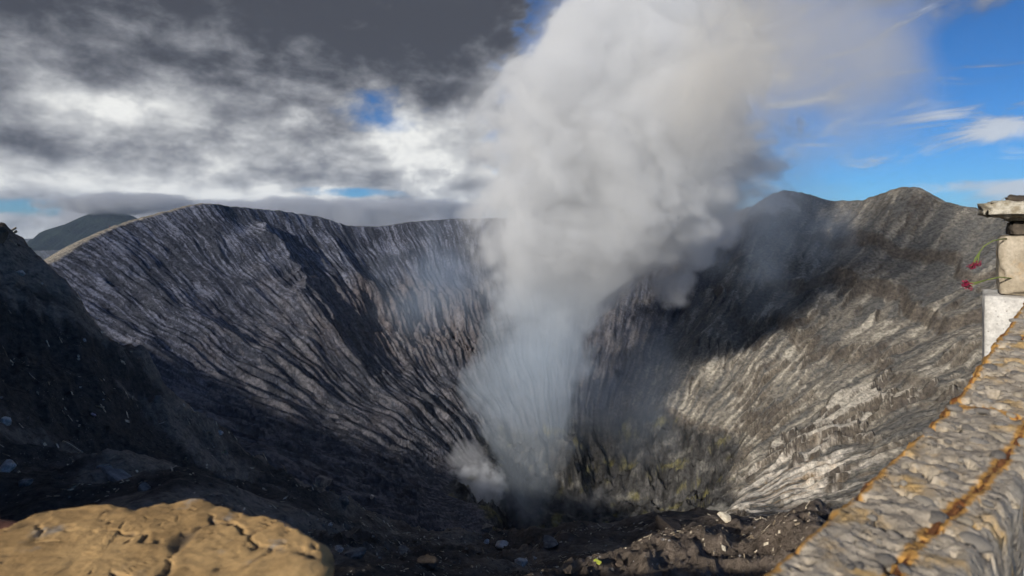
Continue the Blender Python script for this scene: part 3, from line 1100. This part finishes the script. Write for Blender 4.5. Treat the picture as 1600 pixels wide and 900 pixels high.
# ---------------------------------------------------------------- concrete rail beam, lower right
BEAM = [(1110, 957, 0.66), (1175, 900, 0.75), (1330, 770, 1.0), (1475, 640, 1.42), (1545, 546, 1.85), (1600, 470, 2.35), (1640, 425, 2.75)]
BW, BH = 0.190, 0.17


def beam_frame():
    P = np.array([((px - 800) / FPX * d, d, (HOR - py) / FPX * d) for px, py, d in BEAM])
    L = np.concatenate([[0], np.cumsum(np.linalg.norm(np.diff(P, axis=0), axis=1))])
    t = np.linspace(0, 1, 560) ** 1.25 * L[-1]
    Q = np.stack([np.interp(t, L, P[:, i]) for i in range(3)], 1)
    # smooth the polyline
    for _ in range(300):
        Q[1:-1] = Q[1:-1] * 0.5 + (Q[:-2] + Q[2:]) * 0.25
    T = np.gradient(Q, axis=0)
    T /= np.linalg.norm(T, axis=1, keepdims=True)
    W = np.stack([T[:, 1], -T[:, 0], T[:, 0] * 0], 1)
    W /= np.linalg.norm(W, axis=1, keepdims=True)
    return t, Q, T, W


def make_beam():
    t, Q, T, W = beam_frame()
    root = bpy.data.objects.new('rail_beam', None)
    link(root)
    tag(root, 'rough concrete rail beam with exposed pebbles and rust, lower right', 'concrete beam')
    m, N, out = new_mat('pebble_concrete')
    p = N.new('ShaderNodeTexCoord').outputs['Object']
    rust = N.new('ShaderNodeAttribute', attribute_name='rust').outputs['Fac']
    n = N.noise(p, 22.0, 6, 0.62)
    c = N.mix(N.ss(n, 0.35, 0.65), (0.29, 0.245, 0.19), (0.55, 0.465, 0.355))
    c = N.mix(N.ss(N.noise(N.v('ADD', p, (9, 1, 4)), 9.0, 5, 0.6), 0.50, 0.68), c, (0.55, 0.36, 0.15))
    f = N.noise(p, 160.0, 5, 0.7)
    v = N.lin(f, 0.25, 0.75, 0.72, 1.25)
    c = N.mul(c, N.xyz(v, v, v))
    rn = N.m('ADD', rust, N.m('MULTIPLY', N.m('SUBTRACT', N.noise(p, 26.0, 5, 0.68), 0.5), 1.1))
    c = N.mix(N.ss(rn, 0.22, 0.55), c, (0.50, 0.27, 0.075))
    c = N.mix(N.ss(rn, 0.66, 1.0), c, (0.20, 0.075, 0.022))
    ag = N.voro(N.v('ADD', p, N.v('SCALE', N.noise(p, 40.0, 2, color=True), s=0.02)), 62.0)
    pits = N.ss(N.noise(N.v('ADD', p, (5, 5, 5)), 48.0, 3, 0.6), 0.60, 0.70)
    c = N.mix(N.m('MULTIPLY', pits, 0.65), c, (0.07, 0.058, 0.045))
    hh = N.m('ADD', N.m('ADD', n, N.m('MULTIPLY', f, 0.35)), N.m('SUBTRACT', N.m('MULTIPLY', N.ss(ag, 0.55, 0.0), 0.35), N.m('MULTIPLY', pits, 0.6)))
    bsdf(N, out, c, 0.9, hh, 0.8, 0.008, 0.25)
    # cross section: down the left side, over the top, down the right side
    prof = [(0.0, -BH), (0.0, -BH * 0.66), (0.0, -BH * 0.33), (0.0, -0.02)]
    prof += [(BW * k / 56.0, 0.0) for k in range(57)]
    prof += [(BW + 0.004, -0.02), (BW + 0.006, -BH * 0.33), (BW + 0.006, -BH * 0.66), (BW, -BH)]
    npf = len(prof)
    V, Rr = [], []
    wr = np.array([q[0] for q in prof])
    hr = np.array([q[1] for q in prof])
    rods = rod_lines(t)
    for i in range(len(t)):
        w = wr / BW
        ts = np.full(npf, t[i])
        top = np.clip(1 - np.abs(hr) / 0.02, 0, 1)
        rnd = -0.016 * (np.clip((0.07 - w) / 0.07, 0, 1) ** 2 + np.clip((w - 0.93) / 0.07, 0, 1) ** 2)
        dz = top * (0.0060 * fbm(ts * 15, wr * 15, 4, 500) + 0.0018 * fbm(ts * 70, wr * 70, 3, 505) + rnd
                    - 0.022 * sst(0.30, 0.6, fbm(ts * 21, wr * 21, 4, 509)))
        dw = 0.008 * fbm(ts * 20, hr * 20 + w * 3, 3, 515) * (1 - top) + 0.010 * fbm(ts * 12, w * 0, 3, 520) * (w < 0.02)
        V.append(Q[i] + W[i] * (wr + dw)[:, None] + np.array([0, 0, 1.0]) * (hr + dz)[:, None])
        r = np.zeros(npf)
        for line in rods:
            for a, b in zip(line[:-1], line[1:]):
                e = np.array([b[0] - a[0], b[1] - a[1]])
                u = np.clip(((ts - a[0]) * e[0] + (wr - a[1]) * e[1]) / (e @ e), 0, 1)
                dd = np.hypot(ts - a[0] - u * e[0], wr - a[1] - u * e[1])
                r = np.maximum(r, np.exp(-(dd / 0.0105) ** 1.3) * (0.95 + 0.4 * fbm(ts * 9, wr * 9, 3, 541)))
        Rr.append(r)
    V = np.concatenate(V)
    F = []
    for i in range(len(t) - 1):
        for j in range(npf - 1):
            a = i * npf + j
            F.append((a, a + npf, a + npf + 1, a + 1))
    n_ = len(t) - 1
    F.append(tuple(range(npf)))
    F.append(tuple(n_ * npf + j for j in range(npf - 1, -1, -1)))
    for i in range(n_):
        a = i * npf
        F.append((a, a + npf - 1, a + 2 * npf - 1, a + npf))
    core = mesh_obj('concrete_core', V, F, m, root)
    at = core.data.attributes.new('rust', 'FLOAT', 'POINT')
    at.data.foreach_set('value', np.concatenate(Rr).astype(np.float32))
    # reinforcing rods laid bare
    rm = stone_mat('rust', (0.13, 0.045, 0.016), (0.30, 0.12, 0.035), 40.0, 0.003)
    for line in rods:
        tt = np.array([a[0] for a in line])
        ww = np.array([a[1] for a in line])
        k = np.linspace(0, len(line) - 1, 60)
        ts = np.interp(k, range(len(line)), tt)
        ws = np.interp(k, range(len(line)), ww)
        Rv, Rf = [], []
        C = np.stack([np.interp(ts, t, Q[:, i]) + np.interp(ts, t, W[:, i]) * ws for i in range(3)], 1)
        C[:, 2] += -0.0055 + 0.004 * fbm(ts * 15, ws * 15, 2, 530) - 0.012 * ((ws < 0.03) | (ws > BW - 0.02))
        D = np.gradient(C, axis=0)
        for i in range(len(C)):
            d = Vector(D[i]).normalized()
            s1 = d.cross(Vector((0, 0, 1))).normalized()
            s2 = s1.cross(d)
            rr_ = 0.0042 * (1 + 0.35 * float(fbm(ts[i] * 60, ws[i] * 60, 2, 533)))
            for j in range(8):
                a = j * math.pi / 4
                Rv.append(Vector(C[i]) + s1 * math.cos(a) * rr_ + s2 * math.sin(a) * rr_)
        for i in range(len(C) - 1):
            for j in range(8):
                a, b = i * 8 + j, i * 8 + (j + 1) % 8
                Rf.append((a, b, b + 8, a + 8))
        mesh_obj('reinforcing_rod', Rv, Rf, rm, root)
    # pebbles
    rng = random.Random(5)
    pm = [stone_mat('pebble_%d' % k, a, b, 60.0, 0.002) for k, (a, b) in enumerate(
        [((0.24, 0.215, 0.185), (0.36, 0.325, 0.28)), ((0.32, 0.28, 0.23), (0.46, 0.41, 0.34)), ((0.15, 0.135, 0.118), (0.26, 0.235, 0.205)),
         ((0.36, 0.30, 0.22), (0.50, 0.43, 0.33))])]
    meshes = []
    for k in range(8):
        bm = bmesh.new()
        bmesh.ops.create_icosphere(bm, subdivisions=2, radius=1.0)
        for v in bm.verts:
            v.co *= 1 + 0.22 * mnoise.noise(v.co * 1.1 + Vector((k * 7.1, 0, 0)))
        me = bpy.data.meshes.new('pebble')
        bm.to_mesh(me)
        bm.free()
        me.polygons.foreach_set('use_smooth', [True] * len(me.polygons))
        me.materials.append(pm[k % 4])
        meshes.append(me)
    placed = []
    tries = 0
    while len(placed) < 180 and tries < 6000:
        tries += 1
        big = rng.random()
        r = 0.0050 + 0.0150 * big ** 2.2
        tt = rng.uniform(0.02, t[-1] - 0.1)
        r *= 0.9 + 0.35 * tt / t[-1]
        w = rng.uniform(0.012, BW - 0.008)
        if any((tt - a) ** 2 + (w - b) ** 2 < (0.85 * (r + c_)) ** 2 for a, b, c_ in placed):
            continue
        placed.append((tt, w, r))
        c = np.array([np.interp(tt, t, Q[:, i]) + np.interp(tt, t, W[:, i]) * w for i in range(3)])
        o = bpy.data.objects.new('pebble', rng.choice(meshes))
        o.location = (c[0], c[1], c[2] - r * rng.uniform(0.05, 0.40))
        o.rotation_euler = (rng.uniform(-0.4, 0.4), rng.uniform(-0.4, 0.4), rng.uniform(0, 6.28))
        o.scale = (r * rng.uniform(0.9, 1.5), r * rng.uniform(0.8, 1.1), r * rng.uniform(0.55, 0.8))
        link(o, root)
    return t, Q, W


def rod_lines(t):
    e = t[-1]
    return [[(0.0, 0.006), (e * 0.25, 0.004), (e * 0.5, 0.007), (e, 0.005)],
            [(0.12, BW * 0.62), (e * 0.15, BW * 0.66), (e * 0.22, BW * 0.78), (e * 0.30, BW * 0.80), (e * 0.40, BW * 0.83), (e * 0.50, BW * 0.95), (e * 0.56, BW * 0.97)],
            [(e * 0.36, 0.0), (e * 0.385, BW * 0.35), (e * 0.375, BW * 0.7)],
            [(e * 0.62, 0.0), (e * 0.63, BW * 0.5), (e * 0.625, BW * 0.98)],
            ]


make_beam()


# ---------------------------------------------------------------- pillar at the right edge
def make_pillar():
    root = bpy.data.objects.new('rail_pillar', None)
    root.location = (2.49 + 0.29, 3.0 - 0.02, -0.9)
    link(root)
    tag(root, 'weathered stone pillar with white base and broken cap at right edge', 'pillar')
    rz = math.atan2(-0.62, 0.78)
    white = stone_mat('white_plaster', (0.50, 0.47, 0.43), (0.68, 0.65, 0.60), 9.0, 0.004, (0.34, 0.29, 0.24), spots=(0.30, 0.26, 0.22))
    tan = stone_mat('tan_render', (0.38, 0.315, 0.225), (0.52, 0.44, 0.33), 10.0, 0.005, (0.46, 0.30, 0.15))
    dark = stone_mat('dark_brick', (0.055, 0.045, 0.036), (0.12, 0.095, 0.07), 14.0, 0.006)
    cap = stone_mat('cap_stone', (0.30, 0.25, 0.17), (0.58, 0.53, 0.43), 26.0, 0.008, (0.10, 0.09, 0.08), spots=(0.08, 0.07, 0.06))
    f = Vector((math.cos(rz), math.sin(rz), 0))
    g = Vector((-math.sin(rz), math.cos(rz), 0))
    base = Vector((2.49, 3.0, 0)) - Vector(root.location)

    def block(name, zlo, zhi, inset, size, mat, amp, chip, seed, tilt=(0, 0), over=0.0):
        c = base + f * (inset + size / 2 - over) + g * (size / 2 + inset - over)
        c.z = (zlo + zhi) / 2 - root.location.z
        return rough_box(name, (size, size, zhi - zlo), mat, root, c, rz, amp, 0.08, 18, seed, chip, tilt)
    k = 3.0 / FPX
    block('base_block', -2.9, (HOR - 462) * k, 0.0, 0.42, white, 0.003, 0.008, 1.0)
    block('column_block', (HOR - 462) * k + 0.002, (HOR - 369) * k, 0.062, 0.34, tan, 0.006, 0.035, 2.0)
    block('neck_brick', (HOR - 369) * k + 0.002, (HOR - 346) * k, 0.105, 0.26, dark, 0.008, 0.03, 3.0)
    block('cap_course', (HOR - 346) * k + 0.002, (HOR - 338) * k, 0.095, 0.30, cap, 0.006, 0.02, 4.0)
    block('cap_slab', (HOR - 338) * k + 0.002, (HOR - 315) * k, -0.012, 0.50, cap, 0.020, 0.075, 5.0)
    k_ = rough_box('cap_stone', (0.12, 0.10, 0.05), dark, root, base + f * 0.16 + g * 0.2 + Vector((0, 0, (HOR - 313) * k)), 0.4, 0.012, 0.05, 8, 6.0, 0.03)
    return base + Vector(root.location), f, g


PB, PFx, PGx = make_pillar()


# ---------------------------------------------------------------- flowers stuck in the pillar
def tube(pts, r0, r1, n=6):
    V, F = [], []
    for i, p in enumerate(pts):
        d = (pts[min(i + 1, len(pts) - 1)] - pts[max(i - 1, 0)]).normalized()
        s1 = d.cross(Vector((0.3, 0.2, 1))).normalized()
        s2 = s1.cross(d)
        r = r0 + (r1 - r0) * i / (len(pts) - 1)
        for j in range(n):
            a = 2 * math.pi * j / n
            V.append(p + s1 * math.cos(a) * r + s2 * math.sin(a) * r)
    for i in range(len(pts) - 1):
        for j in range(n):
            a, b = i * n + j, i * n + (j + 1) % n
            F.append((a, b, b + n, a + n))
    F.append(tuple(range(n - 1, -1, -1)))
    F.append(tuple((len(pts) - 1) * n + j for j in range(n)))
    return V, F


def make_flowers():
    gm, N, out = new_mat('stem_green')
    p = N.new('ShaderNodeTexCoord').outputs['Object']
    bsdf(N, out, N.mix(N.noise(p, 20.0, 3), (0.10, 0.14, 0.03), (0.22, 0.26, 0.08)), 0.7)
    fm, N, out = new_mat('petal_crimson')
    p = N.new('ShaderNodeTexCoord').outputs['Object']
    bsdf(N, out, N.mix(N.noise(p, 90.0, 3), (0.15, 0.008, 0.03), (0.33, 0.018, 0.065)), 0.6)
    D = 2.95
    at = lambda px, py, d=D: Vector(((px - 800) / FPX * d, d, (HOR - py) / FPX * d))
    specs = [('upper sprig of crimson flowers on thin green stems beside the pillar', [(1576, 372, 3.02), (1552, 376), (1538, 384), (1531, 393)],
              [[(1531, 393), (1526, 404), (1520, 415)], [(1531, 393), (1529, 404), (1527, 413)], [(1531, 393), (1524, 403), (1517, 418)]]),
             ('lower sprig of crimson flowers on green stems pointing away from pillar', [(1590, 436, 3.0), (1562, 433), (1543, 437)],
              [[(1543, 437), (1525, 441), (1509, 445)], [(1543, 437), (1526, 443), (1514, 448)], [(1543, 437), (1524, 442), (1507, 441)]])]
    rng = random.Random(3)
    for lab, stem, arms in specs:
        root = bpy.data.objects.new('flower_sprig', None)
        root.location = at(*stem[0])
        link(root)
        tag(root, lab, 'flowers', 'flower sprigs stuck in the pillar')
        pts = [at(*q) - root.location for q in stem]
        V, F = tube(pts, 0.0036, 0.0030)
        mesh_obj('stem', V, F, gm, root)
        for arm in arms:
            pts = [at(*q) - root.location for q in arm]
            V, F = tube(pts, 0.0030, 0.0024)
            mesh_obj('stem', V, F, gm, root)
            bm = bmesh.new()
            for _ in range(30):
                c = Vector((rng.gauss(0, 0.008), rng.gauss(0, 0.008), rng.gauss(0, 0.008)))
                a = Vector((rng.gauss(0, 1), rng.gauss(0, 1), rng.gauss(0, 1))).normalized() * 0.007
                b = a.orthogonal().normalized() * 0.005
                vs = [bm.verts.new(pts[-1] + c + q) for q in (-a, b, a, -b)]
                bm.faces.new(vs)
            me = bpy.data.meshes.new('blossom')
            bm.to_mesh(me)
            bm.free()
            me.materials.append(fm)
            link(bpy.data.objects.new('blossom', me), root)


make_flowers()


# ---------------------------------------------------------------- rocks
ROCK_M = {'pale': stone_mat('rock_pale', (0.34, 0.31, 0.28), (0.58, 0.53, 0.48), 1.6, 0.05, (0.20, 0.18, 0.16)),
          'grey': stone_mat('rock_grey', (0.12, 0.108, 0.098), (0.26, 0.235, 0.21), 1.6, 0.05, (0.34, 0.32, 0.30)),
          'brown': stone_mat('rock_brown', (0.075, 0.056, 0.042), (0.15, 0.115, 0.085), 1.6, 0.06),
          'cream': stone_mat('rock_cream', (0.52, 0.45, 0.34), (0.70, 0.63, 0.50), 1.6, 0.05, (0.42, 0.25, 0.10))}
ROCKS = {}


def rock_mesh(kind, k):
    if (kind, k) in ROCKS:
        return ROCKS[kind, k]
    bm = bmesh.new()
    bmesh.ops.create_icosphere(bm, subdivisions=3, radius=1.0)
    rng = random.Random(k * 31 + 5)
    planes = [(Vector((rng.gauss(0, 1), rng.gauss(0, 1), rng.gauss(0, 1))).normalized(), rng.uniform(0.42, 0.85)) for _ in range(12)]
    for v in bm.verts:
        p = v.co.copy()
        for n, d in planes:
            e = p.dot(n) - d
            if e > 0:
                p -= n * e
        p *= 1 + 0.10 * mnoise.fractal(p * 1.9 + Vector((k * 3.3, 0, 0)), 0.7, 2.0, 4)
        v.co = p
    me = bpy.data.meshes.new('rock')
    bm.to_mesh(me)
    bm.free()
    me.materials.append(ROCK_M[kind])
    ROCKS[kind, k] = me
    return me


def rock(px, py, wpx, kind, label, flat=0.6, k=0, group=None, name='rock', rot=None, asp=0.8):
    g = on_ground(px, py + wpx * flat * 0.35)
    r = wpx / 2 * g.y / FPX
    o = bpy.data.objects.new(name, rock_mesh(kind, k))
    o.location = g + Vector((0, 0, r * flat * 0.30))
    o.scale = (r, r * asp, r * flat)
    o.rotation_euler = (0.1 * math.sin(k * 3), 0.12 * math.cos(k * 5), rot if rot is not None else k * 1.3)
    link(o)
    tag(o, label, 'rock', group)
    return o


ROCK_LIST = [
    (31, 424, 20, 'pale', 'pale grey rock on the dark slope near the upper left skyline', 0.65, 0),
    (8, 655, 22, 'pale', 'pale angular rock on the dark slope at the left picture edge', 0.9, 1),
    (10, 728, 34, 'pale', 'mottled pale rock at the left edge just above the ochre slab', 0.7, 2),
    (40, 752, 22, 'grey', 'small grey rock beside the mottled pale rock at left', 0.7, 3),
    (131, 531, 9, 'pale', 'small white rock alone halfway down the left slope', 0.8, 4),
    (65, 442, 6, 'pale', 'tiny pale rock right of the rock near the left skyline', 0.8, 5),
    (343, 677, 17, 'pale', 'pale rock in the shade on the middle left slope', 0.7, 6),
    (228, 758, 26, 'grey', 'grey rubble lump at the right end of the broken slab', 0.9, 7),
    (506, 747, 32, 'grey', 'grey jagged rock on the slope right of the ochre slab', 0.9, 8),
    (538, 779, 24, 'grey', 'upright grey rock below the jagged one on the slope', 1.0, 9),
    (581, 776, 10, 'pale', 'small pale rock on the edge left of the vent', 0.8, 10),
    (529, 857, 20, 'pale', 'light grey rock touching the right end of the ochre slab', 0.5, 11),
    (556, 863, 40, 'grey', 'wide low grey rock on the ground right of the ochre slab', 0.45, 12),
    (630, 861, 34, 'grey', 'flat grey stone plate on brown ground at bottom centre left', 0.22, 13),
    (762, 824, 28, 'grey', 'grey crumbled rock on the lip below the vent', 0.7, 14),
    (761, 845, 16, 'pale', 'pale rock left of the flat pale stone on the lip', 0.6, 15),
    (790, 848, 37, 'pale', 'flat pale stone on brown ground below the vent', 0.38, 16),
    (815, 875, 31, 'pale', 'rounded white rock at bottom centre of the picture', 0.7, 17),
    (862, 845, 40, 'grey', 'low grey rock at the lip right of the flat pale stone', 0.4, 18),
    (1131, 855, 13, 'cream', 'small cream coloured rock on the brown mound at right', 0.8, 19),
    (1132, 806, 24, 'cream', 'whitish ochre boulder at the foot of the sunlit slope', 0.7, 20),
    (967, 878, 22, 'brown', 'small brown rock right of the lime wrapper', 0.6, 21),
    (671, 878, 46, 'brown', 'brown earth covered boulder at bottom left of centre', 0.5, 22),
    (888, 890, 34, 'brown', 'brown rock at the bottom edge right of centre', 0.6, 23),
    (1040, 815, 60, 'brown', 'long brown rock on the lip left of the brown mound', 0.35, 24),
    (-6, 360, 34, 'brown', 'upright brown rock on the skyline at the left picture edge', 1.3, 25),
    (28, 383, 8, 'brown', 'small brown stone on the left skyline', 0.9, 26),
]
for it in ROCK_LIST:
    rock(*it[:5], flat=it[5], k=it[6] % 9 + (20 if it[3] == 'brown' else 0))


def scatter_stones():
    rng = random.Random(17)
    n = 0
    while n < 150:
        if rng.random() < 0.55:
            px, py = rng.uniform(480, 1180), rng.uniform(812, 897)
        else:
            px = rng.uniform(0, 560)
            py = rng.uniform(470, 790)
            if py < 440 + px * 0.62:
                continue
        g = on_ground(px, py)
        if g.y > 70:
            continue
        r = rng.uniform(0.9, 2.6) * g.y / FPX * (1.8 if rng.random() < 0.12 else 1.0)
        o = bpy.data.objects.new('stone', rock_mesh(rng.choice(['pale', 'grey', 'grey', 'brown', 'brown', 'brown']), rng.randrange(5)))
        o.location = g + Vector((0, 0, r * 0.05))
        o.scale = (r * rng.uniform(0.9, 1.5), r, r * rng.uniform(0.5, 0.9))
        o.rotation_euler = (rng.uniform(-.4, .4), rng.uniform(-.4, .4), rng.uniform(0, 6.3))
        link(o)
        tag(o, 'small loose stone scattered on the dark near slope', 'stone', 'small stones on the near slope')
        n += 1


scatter_stones()


# ---------------------------------------------------------------- litter
def make_litter():
    # broken slab lying on the left slope
    sm = stone_mat('slab_grey', (0.12, 0.115, 0.115), (0.24, 0.235, 0.23), 3.0, 0.03)
    g = on_ground(182, 748)
    o = rough_box('broken_slab', (68 * g.y / FPX, 26 * g.y / FPX, 9 * g.y / FPX), sm, None, g + Vector((0, 0, 0.10)), R(-24), 0.02, 0.3, 10, 3.0, 0.05, (R(-12), R(14)))
    tag(o, 'broken grey concrete slab lying on the dark slope above the ochre slab', 'slab')
    wm, N, out = new_mat('bare_wood')
    p = N.new('ShaderNodeTexCoord').outputs['Object']
    bsdf(N, out, N.mix(N.noise(p, 6.0, 4), (0.42, 0.36, 0.27), (0.62, 0.55, 0.43)), 0.8)
    a, b = on_ground(99, 692), on_ground(129, 709)
    mid = (a + b) / 2
    pts = [a + (b - a) * q + Vector((0, 0, 0.05 + 0.02 * math.sin(q * 5))) - mid for q in (0, 0.25, 0.5, 0.75, 1.0)]
    V, F = tube(pts, 0.028, 0.020, 7)
    o = mesh_obj('stick', V, F, wm, loc=mid)
    tag(o, 'thin pale wooden stick lying on the dark left slope', 'stick')
    pm, N, out = new_mat('pink_plastic')
    p = N.new('ShaderNodeTexCoord').outputs['Object']
    bsdf(N, out, N.mix(N.noise(p, 9.0, 3), (0.55, 0.32, 0.34), (0.75, 0.55, 0.56)), 0.4)
    g = on_ground(143, 649)
    prof = [(0, 0), (0.034, 0.0), (0.038, 0.02), (0.038, 0.15), (0.030, 0.19), (0.014, 0.215), (0.014, 0.245), (0, 0.245)]
    k = 11 * g.y / FPX / 0.245
    V, F = [], []
    for r_, h_ in prof:
        for j in range(10):
            q = j * math.pi / 5
            V.append((h_ * k, r_ * k * math.cos(q), r_ * k * math.sin(q)))
    for i in range(len(prof) - 1):
        for j in range(10):
            x_, y_ = i * 10 + j, i * 10 + (j + 1) % 10
            F.append((x_, y_, y_ + 10, x_ + 10))
    o = mesh_obj('plastic_bottle', V, F, pm, loc=g + Vector((0, 0, 0.05)))
    o.rotation_euler = (0, R(12), R(-20))
    tag(o, 'small pink plastic bottle lying on the dark left slope', 'bottle')
    lm, N, out = new_mat('lime_wrapper')
    p = N.new('ShaderNodeTexCoord').outputs['Object']
    bsdf(N, out, N.mix(N.noise(p, 14.0, 3), (0.36, 0.40, 0.05), (0.52, 0.55, 0.10)), 0.5)
    tm, N, out = new_mat('green_wrapper')
    p = N.new('ShaderNodeTexCoord').outputs['Object']
    bsdf(N, out, N.mix(N.noise(p, 14.0, 3), (0.03, 0.20, 0.05), (0.10, 0.38, 0.12)), 0.5)
    cm, N, out = new_mat('white_wrapper')
    p = N.new('ShaderNodeTexCoord').outputs['Object']
    bsdf(N, out, N.mix(N.noise(p, 14.0, 3), (0.55, 0.55, 0.55), (0.75, 0.74, 0.72)), 0.6)
    for px, py, w, mat, lab in ((934, 880, 14, lm, 'flat lime green wrapper on dark ground at bottom centre'),
                                (349, 708, 6, tm, 'small green wrapper among litter on the left slope'),
                                (252, 663, 8, cm, 'crumpled white wrapper on the middle of the left slope')):
        g = on_ground(px, py)
        s = w / 2 * g.y / FPX
        V, F = [], []
        nn = 9
        for lay in (0, 1):
            for i in range(nn):
                for j in range(nn):
                    u, v = i / (nn - 1) * 2 - 1, j / (nn - 1) * 2 - 1
                    zz = 0.16 * mnoise.noise(Vector((u * 1.7 + w, v * 1.7, 1))) + 0.22 * (u * u) * 0.4
                    V.append((u * s, v * s * 0.55 * (1 - 0.25 * u * u), (zz + 0.06 - lay * 0.05) * s))
        for i in range(nn - 1):
            for j in range(nn - 1):
                a_ = i * nn + j
                F.append((a_, a_ + nn, a_ + nn + 1, a_ + 1))
                a_ += nn * nn
                F.append((a_, a_ + 1, a_ + nn + 1, a_ + nn))
        ring = [i * nn for i in range(nn)] + [(nn - 1) * nn + j for j in range(1, nn)] + [i * nn + nn - 1 for i in range(nn - 2, -1, -1)] + list(range(nn - 2, 0, -1))
        for a_, b_ in zip(ring, ring[1:] + ring[:1]):
            F.append((a_, a_ + nn * nn, b_ + nn * nn, b_))
        o = mesh_obj('wrapper', V, F, mat, loc=g + Vector((0, 0, s * 0.15)))
        o.rotation_euler = (R(-20), 0, R(w * 9))
        tag(o, lab, 'wrapper')
    # straw, splinters and chips strewn over the near slope
    rng = np.random.RandomState(23)
    n = 9000
    d = np.exp(rng.uniform(math.log(7), math.log(70), n))
    az = rng.uniform(R(-44), R(30), n)
    x, y = d * np.sin(az), d * np.cos(az)
    keep = fbm(x / 3.5, y / 3.5, 3, 600) + 0.25 * rng.randn(n) > 0.12
    x, y, d = x[keep], y[keep], d[keep]
    z = crater(x, y)
    V, F = [], []
    e = 0.05
    gx = (crater(x + e, y) - z) / e
    gy = (crater(x, y + e) - z) / e
    for i in range(len(x)):
        L = d[i] / FPX * rng.uniform(1.0, 4.0)
        w = d[i] / FPX * rng.uniform(0.45, 1.0)
        a = rng.uniform(0, 6.28)
        ux, uy = math.cos(a), math.sin(a)
        b = len(V)
        for s, q in ((-1, -1), (1, -1), (1, 1), (-1, 1)):
            for up in (0.0, 1.0):
                px = ux * L * s - uy * w * q
                py = uy * L * s + ux * w * q
                V.append((x[i] + px, y[i] + py, z[i] + gx[i] * px + gy[i] * py + w * (0.3 + up) + L * 0.15 * s))
        F += [(b + 1, b + 3, b + 5, b + 7), (b, b + 6, b + 4, b + 2), (b, b + 2, b + 3, b + 1), (b + 2, b + 4, b + 5, b + 3),
              (b + 4, b + 6, b + 7, b + 5), (b + 6, b, b + 1, b + 7)]
    sm, N, out = new_mat('straw')
    pos = N.new('ShaderNodeNewGeometry').outputs['Position']
    nn = N.noise(pos, 3.0, 3, 0.7)
    bsdf(N, out, N.mix(N.ss(nn, 0.4, 0.62), (0.26, 0.20, 0.13), (0.66, 0.57, 0.43)), 0.9)
    o = mesh_obj('straw_litter', V, F, sm, smooth=False)
    tag(o, 'straw and splinters strewn over the dark near slope', 'straw', kind='stuff')


make_litter()


# ---------------------------------------------------------------- walkers on the far left rim
def make_people():
    mats = []
    for nm, a in (('jacket_dark', (0.03, 0.035, 0.05)), ('jacket_red', (0.22, 0.05, 0.04))):
        m, N, out = new_mat(nm)
        p = N.new('ShaderNodeTexCoord').outputs['Object']
        bsdf(N, out, N.mix(N.noise(p, 4.0, 3), a, tuple(q * 1.6 for q in a)), 0.9)
        mats.append(m)
    for i, (px, lab) in enumerate(((166, 'distant walker in dark clothes on the sunlit left rim path'),
                                   (171, 'distant walker in reddish clothes on the left rim path'))):
        Y = np.linspace(330, 560, 2000)
        k = (px - 800) / FPX
        z = crater(k * Y, Y)
        j = int(np.argmax(z / Y))
        g = Vector((k * Y[j], Y[j], z[j]))
        me = bpy.data.meshes.new('person')
        J = [(0, 0, 0.95), (0, 0, 1.2), (0, 0, 1.45), (0, 0, 1.55), (0, 0, 1.68), (0.10, 0, 0.90), (0.11, 0.05, 0.5), (0.12, 0, 0.05),
             (-0.10, 0, 0.90), (-0.11, 0.12, 0.5), (-0.12, -0.05, 0.05), (0.22, 0, 1.42), (0.28, 0, 1.15), (0.26, 0.12, 0.92),
             (-0.22, 0, 1.42), (-0.28, 0, 1.15), (-0.26, -0.08, 0.92)]
        E = [(0, 1), (1, 2), (2, 3), (3, 4), (0, 5), (5, 6), (6, 7), (0, 8), (8, 9), (9, 10), (2, 11), (11, 12), (12, 13), (2, 14), (14, 15), (15, 16)]
        rad = [0.16, 0.16, 0.15, 0.06, 0.11, 0.10, 0.07, 0.06, 0.10, 0.07, 0.06, 0.08, 0.06, 0.045, 0.08, 0.06, 0.045]
        me.from_pydata(J, E, [])
        o = bpy.data.objects.new('person', me)
        o.location = g - Vector((0, 0, 0.05))
        o.rotation_euler = (0, 0, 0.8 + i)
        link(o)
        sk = o.modifiers.new('skin', 'SKIN')
        for v, r_ in zip(me.skin_vertices[0].data, rad):
            v.radius = (r_, r_ * 0.85)
        me.skin_vertices[0].data[0].use_root = True
        o.modifiers.new('sub', 'SUBSURF').levels = 1
        me.materials.append(mats[i])
        tag(o, lab, 'person', 'walkers on the rim')


make_people()
